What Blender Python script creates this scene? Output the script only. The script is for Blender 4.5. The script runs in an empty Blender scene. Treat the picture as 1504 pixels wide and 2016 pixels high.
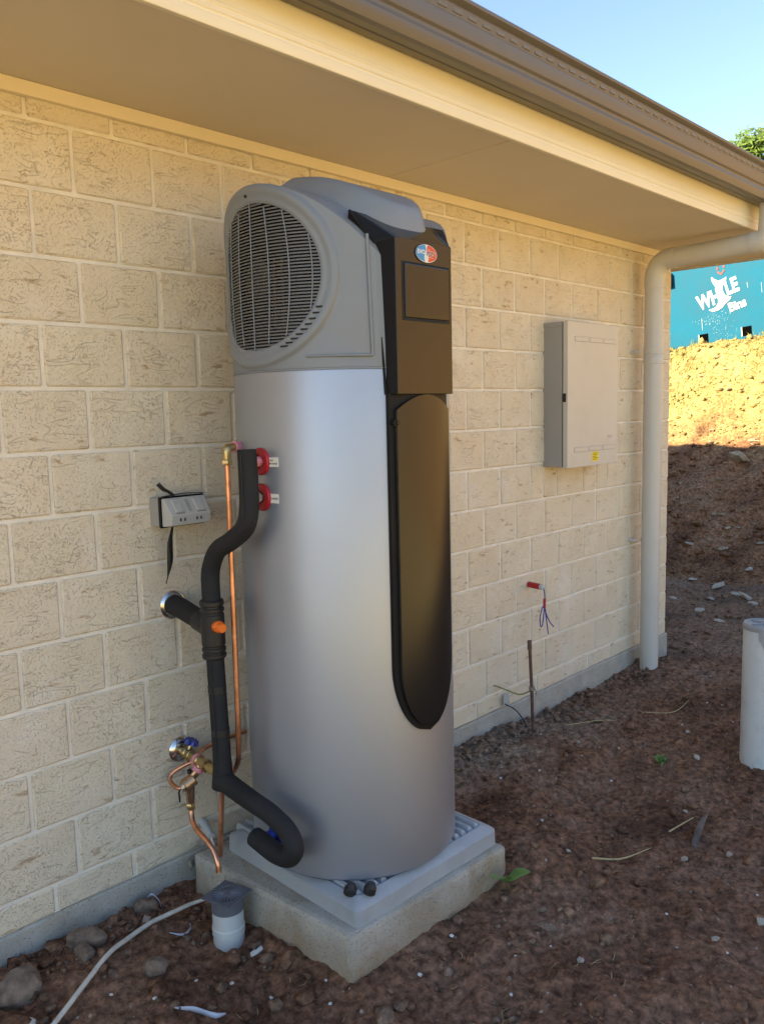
import bpy, bmesh, math, random
import numpy as np
from mathutils import Matrix, Vector
random.seed(7); rng = np.random.default_rng(7)
R_ = math.radians
scene = bpy.context.scene
col = scene.collection

# ------------------------------------------------------------------ camera
CAM = Vector((-1.09415, -2.18199, 1.38200))
yaw, pitch, roll = 0.800049, -0.121339, -0.0240632
fw = Vector((math.sin(yaw)*math.cos(pitch), math.cos(yaw)*math.cos(pitch), math.sin(pitch)))
rt = Vector((math.cos(yaw), -math.sin(yaw), 0)); up = rt.cross(fw)
r2 = rt*math.cos(roll) + up*math.sin(roll); u2 = up*math.cos(roll) - rt*math.sin(roll)
cam = bpy.data.cameras.new('camera'); co = bpy.data.objects.new('camera', cam); col.objects.link(co)
co.matrix_world = Matrix(((r2.x, u2.x, -fw.x, CAM.x), (r2.y, u2.y, -fw.y, CAM.y), (r2.z, u2.z, -fw.z, CAM.z), (0, 0, 0, 1)))
cam.sensor_fit = 'VERTICAL'; cam.sensor_height = 36.0; cam.lens = 1623.08/2016*36.0
cam.clip_start = 0.02; cam.clip_end = 2000
scene.camera = co

# ------------------------------------------------------------------ sky, sun, exposure
SUN_EL, SUN_AL = R_(24.0), R_(26.0)          # light travels towards +X and a little towards -Y
sdir = Vector((math.cos(SUN_AL)*math.cos(SUN_EL), -math.sin(SUN_AL)*math.cos(SUN_EL), -math.sin(SUN_EL)))
world = bpy.data.worlds.new('World'); scene.world = world; world.use_nodes = True
wn = world.node_tree; bg = wn.nodes['Background']
sky = wn.nodes.new('ShaderNodeTexSky'); sky.sky_type = 'NISHITA'; sky.sun_disc = False
sky.sun_elevation = SUN_EL; sky.sun_rotation = math.atan2(-sdir.x, -sdir.y)
sky.air_density = 1.0; sky.dust_density = 0.5; sky.ozone_density = 0.9
wn.links.new(sky.outputs[0], bg.inputs['Color']); bg.inputs['Strength'].default_value = 0.076
sl = bpy.data.lights.new('sun', 'SUN'); sl.energy = 5.0; sl.angle = R_(0.53); sl.color = (1.0, 0.82, 0.48)
so = bpy.data.objects.new('sun', sl); col.objects.link(so); so.location = (-6, 6, 12)
so.rotation_euler = (-sdir).to_track_quat('Z', 'Y').to_euler()
scene.view_settings.view_transform = 'Standard'; scene.view_settings.look = 'None'
scene.view_settings.gamma = 1.0; scene.view_settings.use_curve_mapping = False
scene.view_settings.exposure = 2.2

# ------------------------------------------------------------------ materials
def nodes(name):
    m = bpy.data.materials.new(name); m.use_nodes = True
    nt = m.node_tree; return m, nt, nt.nodes['Principled BSDF']
def N(nt, t, **kw):
    n = nt.nodes.new(t)
    for k, v in kw.items():
        if k in n.inputs: n.inputs[k].default_value = v
        else: setattr(n, k, v)
    return n
def ramp(nt, src, stops):
    n = nt.nodes.new('ShaderNodeValToRGB'); e = n.color_ramp.elements
    while len(e) < len(stops): e.new(0.5)
    for el, (p, c) in zip(e, stops):
        el.position = p; el.color = c if len(c) == 4 else (*c, 1)
    nt.links.new(src, n.inputs[0]); return n
def mixc(nt, fac, a, b, mode='MIX'):
    n = nt.nodes.new('ShaderNodeMix'); n.data_type = 'RGBA'; n.blend_type = mode
    for s, v in ((0, fac), (6, a), (7, b)):
        if hasattr(v, 'is_linked') or hasattr(v, 'links'): nt.links.new(v, n.inputs[s])
        else: n.inputs[s].default_value = v if s == 0 else ((*v, 1) if len(v) == 3 else v)
    return n.outputs[2]
def math_(nt, op, a, b=None, clamp=False):
    n = nt.nodes.new('ShaderNodeMath'); n.operation = op; n.use_clamp = clamp
    for i, v in enumerate((a, b)):
        if v is None: continue
        if hasattr(v, 'links'): nt.links.new(v, n.inputs[i])
        else: n.inputs[i].default_value = v
    return n.outputs[0]
def pos(nt): return nt.nodes.new('ShaderNodeNewGeometry').outputs['Position']
def objc(nt): return nt.nodes.new('ShaderNodeTexCoord').outputs['Object']
def pmat(name, c, rough=.5, metal=0., var=.12, vscale=8., bump=0., bscale=200., spec=.5, dirt=0., coat=0.):
    m, nt, b = nodes(name)
    P = objc(nt)
    n1 = N(nt, 'ShaderNodeTexNoise', Scale=vscale, Detail=5.0); nt.links.new(P, n1.inputs['Vector'])
    lo = tuple(x*(1-var) for x in c); hi = tuple(min(1, x*(1+var)) for x in c)
    out = ramp(nt, n1.outputs[0], [(.3, lo), (.7, hi)]).outputs[0]
    if dirt:
        n2 = N(nt, 'ShaderNodeTexNoise', Scale=vscale*2.3, Detail=8.0, Roughness=.7); nt.links.new(P, n2.inputs['Vector'])
        f = ramp(nt, n2.outputs[0], [(.52, (0, 0, 0)), (.75, (dirt, dirt, dirt))]).outputs[0]
        out = mixc(nt, f, out, (.12, .085, .06))
    nt.links.new(out, b.inputs['Base Color'])
    b.inputs['Roughness'].default_value = rough; b.inputs['Metallic'].default_value = metal
    b.inputs['Specular IOR Level'].default_value = spec; b.inputs['Coat Weight'].default_value = coat
    rr = ramp(nt, n1.outputs[0], [(.3, (rough*.9,)*3), (.7, (min(1, rough*1.12),)*3)])
    nt.links.new(rr.outputs[0], b.inputs['Roughness'])
    if bump:
        n3 = N(nt, 'ShaderNodeTexNoise', Scale=bscale, Detail=3.0); nt.links.new(P, n3.inputs['Vector'])
        bp = N(nt, 'ShaderNodeBump', Strength=bump, Distance=.002); nt.links.new(n3.outputs[0], bp.inputs['Height'])
        nt.links.new(bp.outputs[0], b.inputs['Normal'])
    return m

def brick_material():
    m, nt, b = nodes('cream_textured_brick')
    oi = nt.nodes.new('ShaderNodeObjectInfo')
    off = N(nt, 'ShaderNodeVectorMath', operation='SCALE'); off.inputs['Scale'].default_value = 9.0
    wn_ = N(nt, 'ShaderNodeTexWhiteNoise', noise_dimensions='1D'); nt.links.new(oi.outputs['Random'], wn_.inputs['W'])
    nt.links.new(wn_.outputs['Color'], off.inputs[0])
    ad = N(nt, 'ShaderNodeVectorMath', operation='ADD'); nt.links.new(pos(nt), ad.inputs[0]); nt.links.new(off.outputs[0], ad.inputs[1])
    P = ad.outputs[0]
    def mapped(sx, sz):
        q = N(nt, 'ShaderNodeMapping'); q.inputs['Scale'].default_value = (sx, 12, sz); nt.links.new(P, q.inputs[0]); return q.outputs[0]
    # gentle colour drift
    n0 = N(nt, 'ShaderNodeTexNoise', Scale=7.0, Detail=4.0); nt.links.new(P, n0.inputs['Vector'])
    base = ramp(nt, n0.outputs[0], [(.25, (.725, .64, .50)), (.55, (.755, .68, .545)), (.8, (.785, .725, .605))]).outputs[0]
    tint = ramp(nt, oi.outputs['Random'], [(0, (.97, .955, .94)), (.5, (1, 1, 1)), (1, (1.0, .98, .95))]).outputs[0]
    base = mixc(nt, 1.0, base, tint, 'MULTIPLY')
    n5 = N(nt, 'ShaderNodeTexNoise', Scale=3.4, Detail=5.0, Roughness=.6); nt.links.new(pos(nt), n5.inputs['Vector'])
    ef = ramp(nt, n5.outputs[0], [(.56, (0, 0, 0)), (.72, (.55, .55, .55))]).outputs[0]          # pale efflorescence blooms
    base = mixc(nt, ef, base, (.84, .81, .76))
    # brown smears lying along the brick
    n1 = N(nt, 'ShaderNodeTexNoise', Scale=1.0, Detail=3.0, Roughness=.6, Distortion=.4); nt.links.new(mapped(16, 46), n1.inputs['Vector'])
    sm = ramp(nt, n1.outputs[0], [(.62, (0, 0, 0)), (.70, (1, 1, 1))]).outputs[0]
    base = mixc(nt, math_(nt, 'MULTIPLY', sm, .6), base, (.38, .24, .12))
    # pits
    vo = N(nt, 'ShaderNodeTexNoise', Scale=210.0, Detail=2.0, Roughness=.55); nt.links.new(P, vo.inputs['Vector'])
    pit = ramp(nt, vo.outputs[0], [(.36, (1, 1, 1)), (.42, (0, 0, 0))]).outputs[0]
    n2 = N(nt, 'ShaderNodeTexNoise', Scale=13.0, Detail=2.0); nt.links.new(P, n2.inputs['Vector'])
    pm = ramp(nt, n2.outputs[0], [(.35, (.35, .35, .35)), (.6, (1, 1, 1))]).outputs[0]
    pit = math_(nt, 'MULTIPLY', pit, pm)
    base = mixc(nt, math_(nt, 'MULTIPLY', pit, .40), base, (.30, .215, .13))
    # crawling drag marks: thin ridges
    n3 = N(nt, 'ShaderNodeTexNoise', Scale=1.0, Detail=1.5, Roughness=.45, Distortion=.9); nt.links.new(mapped(10, 30), n3.inputs['Vector'])
    d = math_(nt, 'ABSOLUTE', math_(nt, 'SUBTRACT', n3.outputs[0], .5))
    line = ramp(nt, d, [(.0, (1, 1, 1)), (.022, (0, 0, 0))]).outputs[0]
    n4 = N(nt, 'ShaderNodeTexNoise', Scale=15.0, Detail=1.0); nt.links.new(P, n4.inputs['Vector'])
    lm = ramp(nt, n4.outputs[0], [(.50, (0, 0, 0)), (.58, (1, 1, 1))]).outputs[0]
    line = math_(nt, 'MULTIPLY', line, lm)
    fine = N(nt, 'ShaderNodeTexNoise', Scale=90.0, Detail=4.0, Roughness=.6); nt.links.new(P, fine.inputs['Vector'])
    h = math_(nt, 'ADD', math_(nt, 'MULTIPLY', fine.outputs[0], .6), math_(nt, 'MULTIPLY', line, -1.0))
    h = math_(nt, 'ADD', h, math_(nt, 'MULTIPLY', pit, -.9))
    big = math_(nt, 'MULTIPLY', n3.outputs[0], .9); h = math_(nt, 'ADD', h, big)
    bp = N(nt, 'ShaderNodeBump', Strength=.75, Distance=.0032); nt.links.new(h, bp.inputs['Height'])
    nt.links.new(bp.outputs[0], b.inputs['Normal']); nt.links.new(base, b.inputs['Base Color'])
    b.inputs['Roughness'].default_value = .9; b.inputs['Specular IOR Level'].default_value = .25
    return m

def soil_material(name, dark, mid, pale, grey_patch=False, chips=.72, grass_light_tint=False):
    m, nt, b = nodes(name); P = pos(nt)
    n0 = N(nt, 'ShaderNodeTexNoise', Scale=2.6, Detail=6.0, Roughness=.6); nt.links.new(P, n0.inputs['Vector'])
    n1 = N(nt, 'ShaderNodeTexNoise', Scale=42.0, Detail=8.0, Roughness=.7); nt.links.new(P, n1.inputs['Vector'])
    c = ramp(nt, n0.outputs[0], [(.34, dark), (.52, mid), (.70, tuple(x*k for x, k in zip(mid, (1.12, 1.28, 1.42))))]).outputs[0]
    g = ramp(nt, n1.outputs[0], [(.33, (.35, .35, .35)), (.5, (1, 1, 1)), (.68, (1.9, 1.85, 1.8))]).outputs[0]
    c = mixc(nt, 1.0, c, g, 'MULTIPLY')
    if grey_patch:      # dry greyish mortar-dusted soil along the footing
        sx = N(nt, 'ShaderNodeSeparateXYZ'); nt.links.new(P, sx.inputs[0])
        ay = ramp(nt, math_(nt, 'ADD', math_(nt, 'ADD', sx.outputs[1], .35), math_(nt, 'MULTIPLY', n0.outputs[0], .7)), [(.30, (0, 0, 0)), (.48, (1, 1, 1))]).outputs[0]
        ax = ramp(nt, math_(nt, 'MULTIPLY', sx.outputs[0], .2), [(.22, (0, 0, 0)), (.28, (1, 1, 1)), (.40, (1, 1, 1)), (.5, (.25, .25, .25))]).outputs[0]
        c = mixc(nt, math_(nt, 'MULTIPLY', math_(nt, 'MULTIPLY', ax, ay), .75), c, mixc(nt, 1.0, (.235, .195, .16), g, 'MULTIPLY'))
    if grey_patch:      # yellow clay and dry grass out of view, lightened to bounce warm light
        fy = ramp(nt, math_(nt, 'MULTIPLY', math_(nt, 'ADD', sx.outputs[1], math_(nt, 'MULTIPLY', n0.outputs[0], 1.2)), -.25), [(.58, (0, 0, 0)), (.70, (1, 1, 1))]).outputs[0]
        c = mixc(nt, fy, c, mixc(nt, 1.0, (.61, .46, .205), g, 'MULTIPLY'))
    if grass_light_tint:           # dry grass on the crest; sunlit yellow painted down to the shadow line
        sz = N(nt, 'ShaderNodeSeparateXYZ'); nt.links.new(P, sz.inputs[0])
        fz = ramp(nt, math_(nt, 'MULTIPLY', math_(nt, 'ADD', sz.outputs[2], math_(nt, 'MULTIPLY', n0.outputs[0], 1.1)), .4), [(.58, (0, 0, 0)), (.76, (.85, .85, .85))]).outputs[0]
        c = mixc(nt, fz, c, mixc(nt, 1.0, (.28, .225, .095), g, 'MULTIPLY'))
    if grass_light_tint:           # unseen hillside, added for the cover's reflection, browned to dim its bounce
        sx = N(nt, 'ShaderNodeSeparateXYZ'); nt.links.new(P, sx.inputs[0])
        fy = ramp(nt, math_(nt, 'MULTIPLY', math_(nt, 'ADD', sx.outputs[1], math_(nt, 'MULTIPLY', n0.outputs[0], 2.0)), -.2), [(.15, (0, 0, 0)), (.4, (1, 1, 1))]).outputs[0]
        c = mixc(nt, fy, c, mixc(nt, 1.0, (.265, .168, .076), g, 'MULTIPLY'))
    n2 = N(nt, 'ShaderNodeTexVoronoi', Scale=70.0); nt.links.new(P, n2.inputs['Vector'])
    w = N(nt, 'ShaderNodeTexWhiteNoise', noise_dimensions='3D'); nt.links.new(n2.outputs['Position'], w.inputs['Vector'])
    f = ramp(nt, w.outputs['Value'], [(.984, (0, 0, 0)), (.988, (chips, chips, chips))]).outputs[0]
    e = ramp(nt, n2.outputs['Distance'], [(.25, (1, 1, 1)), (.4, (0, 0, 0))]).outputs[0]
    c = mixc(nt, math_(nt, 'MULTIPLY', f, e), c, pale)
    nt.links.new(c, b.inputs['Base Color']); b.inputs['Roughness'].default_value = .95
    b.inputs['Specular IOR Level'].default_value = .15
    n3 = N(nt, 'ShaderNodeTexNoise', Scale=120.0, Detail=6.0, Roughness=.7); nt.links.new(P, n3.inputs['Vector'])
    h = math_(nt, 'ADD', n1.outputs[0], math_(nt, 'MULTIPLY', n3.outputs[0], .5))
    bp = N(nt, 'ShaderNodeBump', Strength=.85, Distance=.007); nt.links.new(h, bp.inputs['Height']); nt.links.new(bp.outputs[0], b.inputs['Normal'])
    return m

def concrete_material(name, a, c2, stain):
    m, nt, b = nodes(name); P = pos(nt)
    n0 = N(nt, 'ShaderNodeTexNoise', Scale=9.0, Detail=8.0, Roughness=.65); nt.links.new(P, n0.inputs['Vector'])
    n1 = N(nt, 'ShaderNodeTexNoise', Scale=160.0, Detail=4.0); nt.links.new(P, n1.inputs['Vector'])
    c = ramp(nt, n0.outputs[0], [(.3, a), (.7, c2)]).outputs[0]
    n2 = N(nt, 'ShaderNodeTexNoise', Scale=5.0, Detail=6.0, Roughness=.7, Distortion=.6); nt.links.new(P, n2.inputs['Vector'])
    f = ramp(nt, n2.outputs[0], [(.5, (0, 0, 0)), (.7, (.8, .8, .8))]).outputs[0]
    c = mixc(nt, f, c, stain)
    if name.startswith('slab'):     # soil splashed up the sides
        sp = N(nt, 'ShaderNodeSeparateXYZ'); nt.links.new(P, sp.inputs[0])
        hz = math_(nt, 'ADD', math_(nt, 'MULTIPLY', sp.outputs[2], -5.0), math_(nt, 'MULTIPLY', n2.outputs[0], .9))
        c = mixc(nt, ramp(nt, hz, [(.35, (0, 0, 0)), (.95, (.75, .75, .75))]).outputs[0], c, (.27, .20, .125))
    pit = ramp(nt, n1.outputs[0], [(.32, (.55, .55, .55)), (.42, (1, 1, 1))]).outputs[0]
    c = mixc(nt, 1.0, c, pit, 'MULTIPLY')
    nt.links.new(c, b.inputs['Base Color']); b.inputs['Roughness'].default_value = .9; b.inputs['Specular IOR Level'].default_value = .3
    h = math_(nt, 'ADD', n0.outputs[0], math_(nt, 'MULTIPLY', n1.outputs[0], .5))
    bp = N(nt, 'ShaderNodeBump', Strength=.7, Distance=.004); nt.links.new(h, bp.inputs['Height']); nt.links.new(bp.outputs[0], b.inputs['Normal'])
    return m

M = {}
M['brick'] = brick_material()
M['mortar'] = pmat('mortar', (.79, .745, .665), .95, var=.10, vscale=14, bump=.5, bscale=260, spec=.2)
M['footing'] = concrete_material('footing_concrete', (.33, .32, .285), (.48, .47, .44), (.40, .355, .28))
M['slab'] = concrete_material('slab_concrete', (.31, .295, .26), (.46, .445, .405), (.30, .25, .17))
M['soil'] = soil_material('dark_red_soil', (.098, .053, .035), (.198, .110, .071), (.45, .42, .38), grey_patch=True)
M['bank'] = soil_material('clay_bank', (.125, .064, .039), (.225, .122, .070), (.40, .32, .22), grass_light_tint=True, chips=.6)
M['drysoil'] = soil_material('dry_grey_soil', (.12, .078, .056), (.20, .135, .098), (.45, .42, .38))
M['rock'] = pmat('grey_brown_rock', (.19, .145, .115), .95, var=.4, vscale=2.5, bump=1.0, bscale=9, spec=.2, dirt=.7)
M['palestone'] = pmat('pale_stone', (.42, .38, .33), .9, var=.3, vscale=20, bump=.6, bscale=90, spec=.2)
M['bankstone'] = pmat('bank_stone', (.30, .24, .17), .9, var=.35, vscale=3, bump=.6, bscale=20, spec=.2)
M['chip'] = pmat('white_chip', (.62, .61, .60), .8, var=.15, vscale=20, spec=.3)
M['fascia'] = pmat('cream_fascia_steel', (.82, .77, .62), .42, var=.03, vscale=3)
M['soffit'] = pmat('soffit_sheet', (.67, .605, .505), .75, var=.03, vscale=3, spec=.2)
M['trim'] = pmat('soffit_bead', (.78, .70, .54), .5, var=.03)
M['gutter'] = pmat('brown_gutter_steel', (.122, .112, .100), .36, var=.05, vscale=3)
M['gutslot'] = pmat('gutter_slot_steel', (.175, .16, .14), .45, var=.05)
M['roof'] = pmat('roof_steel', (.17, .15, .13), .45, var=.05)
M['silver'] = pmat('silver_painted_steel', (.385, .425, .51), .44, metal=.78, var=.015, vscale=2, bump=.03, bscale=900)
M['shroud'] = pmat('grey_moulded_plastic', (.205, .232, .268), .42, var=.03, vscale=3, bump=.10, bscale=900)
M['slat'] = pmat('grey_grille_plastic', (.135, .142, .152), .5, var=.04)
M['inside'] = pmat('dark_fan_cavity', (.012, .012, .013), .8, var=.1)
M['copperfin'] = pmat('coil_copper', (.30, .15, .09), .5, metal=.6)
M['black'] = pmat('black_satin_plastic', (.010, .010, .011), .20, var=.05, vscale=3, bump=.05, bscale=700)
M['blackmatt'] = pmat('black_edge_plastic', (.010, .010, .012), .5, var=.05, spec=.18)
M['foam'] = pmat('black_pipe_foam', (.020, .021, .024), .75, var=.25, vscale=14, bump=.25, bscale=160, spec=.3)
M['rubber'] = pmat('black_rubber', (.014, .014, .015), .5, var=.2, vscale=20)
M['copper'] = pmat('copper_tube', (.72, .36, .22), .32, metal=1., var=.28, vscale=18, dirt=.5)
M['brass'] = pmat('brass', (.55, .42, .20), .36, metal=1., var=.25, vscale=40, dirt=.4)
M['bronze'] = pmat('bronze_valve', (.50, .34, .22), .38, metal=1., var=.2, vscale=40)
M['chrome'] = pmat('chrome', (.62, .62, .63), .2, metal=1., var=.05)
M['steel'] = pmat('zinc_steel', (.42, .42, .42), .4, metal=.9, var=.2, vscale=30)
M['red'] = pmat('red_plastic', (.42, .012, .022), .38, var=.08)
M['pink'] = pmat('pink_thread_tape', (.70, .28, .34), .6, var=.25, vscale=80)
M['blue'] = pmat('blue_plastic', (.012, .04, .32), .4, var=.15)
M['orange'] = pmat('orange_plastic', (.85, .17, .015), .35, var=.05)
M['pvc'] = pmat('white_pvc', (.53, .56, .58), .4, var=.05, vscale=6, dirt=.25)
M['pvcgrey'] = pmat('grey_grate_plastic', (.115, .125, .155), .5, var=.08)
M['bar'] = pmat('grate_bar_plastic', (.17, .185, .23), .5, var=.08)
M['pipe'] = pmat('cream_downpipe_paint', (.555, .55, .525), .38, var=.03, vscale=4)
M['hose'] = pmat('grubby_white_hose', (.58, .56, .51), .5, var=.15, vscale=16, dirt=.5)
M['conduit'] = pmat('grey_conduit', (.44, .47, .50), .45, var=.05)
M['outlet'] = pmat('light_grey_outlet', (.50, .505, .50), .42, var=.03)
M['outlet2'] = pmat('mid_grey_outlet', (.36, .36, .35), .5, var=.05)
M['meter'] = pmat('beige_grey_box_paint', (.56, .55, .52), .36, var=.03, vscale=3, bump=.02, bscale=500, dirt=.10)
M['meterdark'] = pmat('grey_box_paint', (.33, .335, .34), .42, var=.03)
M['plate'] = pmat('grey_base_plastic', (.34, .37, .405), .6, var=.08, vscale=12, bump=.2, bscale=300, dirt=.12)
M['sticker'] = pmat('white_sticker', (.72, .72, .68), .5, var=.02)
M['yellow'] = pmat('yellow_sticker', (.80, .66, .03), .5, var=.05)
M['ink'] = pmat('black_ink', (.015, .015, .015), .6, var=.05)
M['badgeblue'] = pmat('badge_blue', (.03, .27, .62), .3, var=.05)
M['badgered'] = pmat('badge_red', (.62, .07, .03), .3, var=.05)
M['white'] = pmat('white_print', (.85, .85, .83), .5, var=.02)
M['bin'] = pmat('cyan_bin_paint', (.001, .080, .158), .6, var=.12, vscale=3, dirt=.04, spec=.12)
M['hole'] = pmat('dark_hollow', (.002, .002, .002), .9, var=.1, spec=.0)
M['binwhite'] = pmat('bin_white_paint', (.5, .5, .5), .6, var=.03)
M['binred'] = pmat('bin_red_paint', (.16, .035, .03), .7, var=.05)
M['rust'] = pmat('rusty_steel', (.12, .07, .055), .8, var=.45, vscale=40, bump=.5, bscale=200)
M['straw'] = pmat('dry_straw', (.46, .37, .20), .8, var=.25, vscale=30)
M['bark'] = pmat('dark_bark', (.115, .095, .085), .9, var=.4, vscale=40, bump=.8, bscale=120)
M['leaf'] = pmat('weed_leaf', (.13, .26, .06), .55, var=.3, vscale=25)
M['grass'] = pmat('dry_green_grass', (.22, .22, .07), .7, var=.45, vscale=9)
M['tape'] = pmat('grey_duct_tape', (.30, .31, .34), .45, var=.15, vscale=20)
M['ribbon'] = pmat('pale_blue_plastic_film', (.45, .50, .62), .35, var=.15)

# ------------------------------------------------------------------ helpers
def link(o, parent=None):
    col.objects.link(o)
    if parent: o.parent = parent
    return o
def mesh_obj(name, verts, faces, mat=None, parent=None, smooth=False, angle=None):
    me = bpy.data.meshes.new(name); me.from_pydata([tuple(v) for v in verts], [], faces); me.update()
    return finish(name, me, mat, parent, smooth, angle)
def finish(name, me, mat, parent, smooth=False, angle=None):
    if mat: me.materials.append(M[mat] if isinstance(mat, str) else mat)
    if smooth or angle: me.polygons.foreach_set('use_smooth', [True]*len(me.polygons))
    if angle: me.set_sharp_from_angle(angle=R_(angle))
    return link(bpy.data.objects.new(name, me), parent)
def bm_obj(name, bm, mat=None, parent=None, angle=None):
    bmesh.ops.recalc_face_normals(bm, faces=bm.faces)
    me = bpy.data.meshes.new(name); bm.to_mesh(me); bm.free(); o = finish(name, me, mat, parent, bool(angle), angle)
    if angle: w = o.modifiers.new('weighted', 'WEIGHTED_NORMAL'); w.keep_sharp = True; w.weight = 100
    return o
def empty(name, loc=(0, 0, 0)):
    o = bpy.data.objects.new(name, None); o.empty_display_size = .1; o.location = loc; return link(o)
def tag(o, label, cat, group=None):
    o['label'] = label; o['category'] = cat
    if group: o['group'] = group
    return o
def kind(o, k): o['kind'] = k; return o
def add_box(bm, lo, hi, bevel=0., seg=1, mat=None):
    r = bmesh.ops.create_cube(bm, size=1)
    vs = r['verts']; c = [(a+b)/2 for a, b in zip(lo, hi)]; s = [b-a for a, b in zip(lo, hi)]
    for v in vs: v.co = Vector([c[i]+v.co[i]*s[i] for i in range(3)])
    if bevel:
        es = list({e for v in vs for e in v.link_edges})
        r2_ = bmesh.ops.bevel(bm, geom=es, offset=bevel, segments=seg, affect='EDGES', profile=.5)
        vs = list({v for f in r2_['faces'] for v in f.verts})
    if mat is not None: bmesh.ops.transform(bm, matrix=mat, verts=vs)
    return vs
def box(name, lo, hi, mat, parent=None, bevel=.0, seg=1, mtx=None):
    bm = bmesh.new(); add_box(bm, lo, hi, bevel, seg, mtx); return bm_obj(name, bm, mat, parent, 35 if bevel else None)
def catmull(pts, n=8):
    P = [Vector(p) for p in pts]; P = [P[0]*2-P[1]] + P + [P[-1]*2-P[-2]]; out = []
    for i in range(1, len(P)-2):
        for k in range(n):
            t = k/n; a, b, c, d = P[i-1:i+3]
            out.append(.5*((2*b)+(c-a)*t+(2*a-5*b+4*c-d)*t*t+(3*b-a-3*c+d)*t**3))
    out.append(P[-2]); return out
def tube_data(path, rad, seg=16, caps=True):
    V, F = [], []; n = len(path); path = [Vector(p) for p in path]
    T = (path[1]-path[0]).normalized(); a = T.orthogonal().normalized()
    for i, p in enumerate(path):
        t = (path[min(i+1, n-1)]-path[max(i-1, 0)]).normalized()
        a = (a - t*a.dot(t)).normalized(); b = t.cross(a); r = rad[i] if hasattr(rad, '__len__') else rad
        for k in range(seg):
            th = 2*math.pi*k/seg; V.append(p+(a*math.cos(th)+b*math.sin(th))*r)
    for i in range(n-1):
        for k in range(seg): F.append((i*seg+k, i*seg+(k+1) % seg, (i+1)*seg+(k+1) % seg, (i+1)*seg+k))
    if caps: F.append(tuple(range(seg))[::-1]); F.append(tuple((n-1)*seg+k for k in range(seg)))
    return V, F
def tube(name, pts, rad, mat, parent=None, seg=16, n=8, straight=False):
    path = [Vector(p) for p in pts] if straight else catmull(pts, n)
    if hasattr(rad, '__len__') and len(rad) != len(path):
        rad = list(np.interp(np.linspace(0, 1, len(path)), np.linspace(0, 1, len(rad)), rad))
    V, F = tube_data(path, rad, seg); return mesh_obj(name, V, F, mat, parent, angle=50)
def lathe(name, prof, mat, parent=None, origin=(0, 0, 0), axis=(0, 0, 1), seg=32, angle=35):
    """prof: list of (radius, height along axis)"""
    q = Vector((0, 0, 1)).rotation_difference(Vector(axis).normalized()); O = Vector(origin)
    V, F = [], []
    for r, h in prof:
        for k in range(seg):
            th = 2*math.pi*k/seg; V.append(O + q @ Vector((r*math.cos(th), r*math.sin(th), h)))
    for i in range(len(prof)-1):
        for k in range(seg): F.append((i*seg+k, i*seg+(k+1) % seg, (i+1)*seg+(k+1) % seg, (i+1)*seg+k))
    if prof[0][0] > 1e-6: F.append(tuple(range(seg))[::-1])
    if prof[-1][0] > 1e-6: F.append(tuple((len(prof)-1)*seg+k for k in range(seg)))
    return mesh_obj(name, V, F, mat, parent, angle=angle)
def text(name, s, size, mat, parent, mtx, bold=0., thick=.0004, align='CENTER'):
    cu = bpy.data.curves.new(name, 'FONT'); cu.body = s; cu.size = size; cu.align_x = align; cu.align_y = 'CENTER'
    cu.offset = bold; cu.extrude = thick; cu.resolution_u = 3
    t = bpy.data.objects.new(name, cu); col.objects.link(t)
    dg = bpy.context.evaluated_depsgraph_get(); me = bpy.data.meshes.new_from_object(t.evaluated_get(dg))
    bpy.data.objects.remove(t); bpy.data.curves.remove(cu)
    me.transform(mtx); me.materials.clear(); return finish(name, me, mat, parent)
def extrude_profile(name, prof, x0, x1, mat, parent=None, angle=30, along='X', closed=False):
    """prof: list of (y,z); swept straight along X (or, for along='Y', (x,z) along Y)"""
    V, F = [], []; n = len(prof)
    for e in (x0, x1):
        for a, z in prof: V.append((e, a, z) if along == 'X' else (a, e, z))
    for i in range(n if closed else n-1): j = (i+1) % n; F.append((i, j, n+j, n+i))
    return mesh_obj(name, V, F, mat, parent, angle=angle)
FRONT = Matrix.Rotation(R_(90), 4, 'X')                         # text readable from -Y
def at(x, y, z): return Matrix.Translation((x, y, z))

# ------------------------------------------------------------------ ground
def hash2(ix, iy, s): 
    h = np.sin(ix*127.1+iy*311.7+s*74.7)*43758.5453; return h-np.floor(h)
def vnoise(x, y, s=0):
    ix, iy = np.floor(x), np.floor(y); fx, fy = x-ix, y-iy; fx = fx*fx*(3-2*fx); fy = fy*fy*(3-2*fy)
    a, b, c, d = hash2(ix, iy, s), hash2(ix+1, iy, s), hash2(ix, iy+1, s), hash2(ix+1, iy+1, s)
    return (a*(1-fx)+b*fx)*(1-fy)+(c*(1-fx)+d*fx)*fy
def fbm(x, y, s, octs):
    t = 0
    for sc, am in octs: t = t+am*(vnoise(x*sc, y*sc, s+sc)-.5)
    return t
def bump(x, y, cx, cy, r, h): return h*np.exp(-((x-cx)**2+(y-cy)**2)/(r*r))
def ground_z(x, y):
    x = np.asarray(x, float); y = np.asarray(y, float)
    near = np.clip(1-np.maximum(np.abs(x-1.5)-4.5, 0)/6, 0, 1)*np.clip(1-np.maximum(-y-3, 0)/8, 0, 1)
    z = -.100+near*fbm(x, y, 3, [(1.3, .05), (3.1, .035), (8, .024), (19, .022), (43, .014), (95, .007)])
    z = z+bump(x, y, 1.00, -.72, .26, .068)+bump(x, y, 2.6, -.95, .35, .03)+bump(x, y, 3.25, -.1, .2, .03)
    z = z+bump(x, y, -.25, -.08, .22, .03)-bump(x, y, 1.62, -.60, .10, .03)+bump(x, y, 1.7, -.2, .4, .02)
    z = z-bump(x, y, .14, -.28, .13, .035)-bump(x, y, 2.2, -1.3, .7, .03)
    return z
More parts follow.
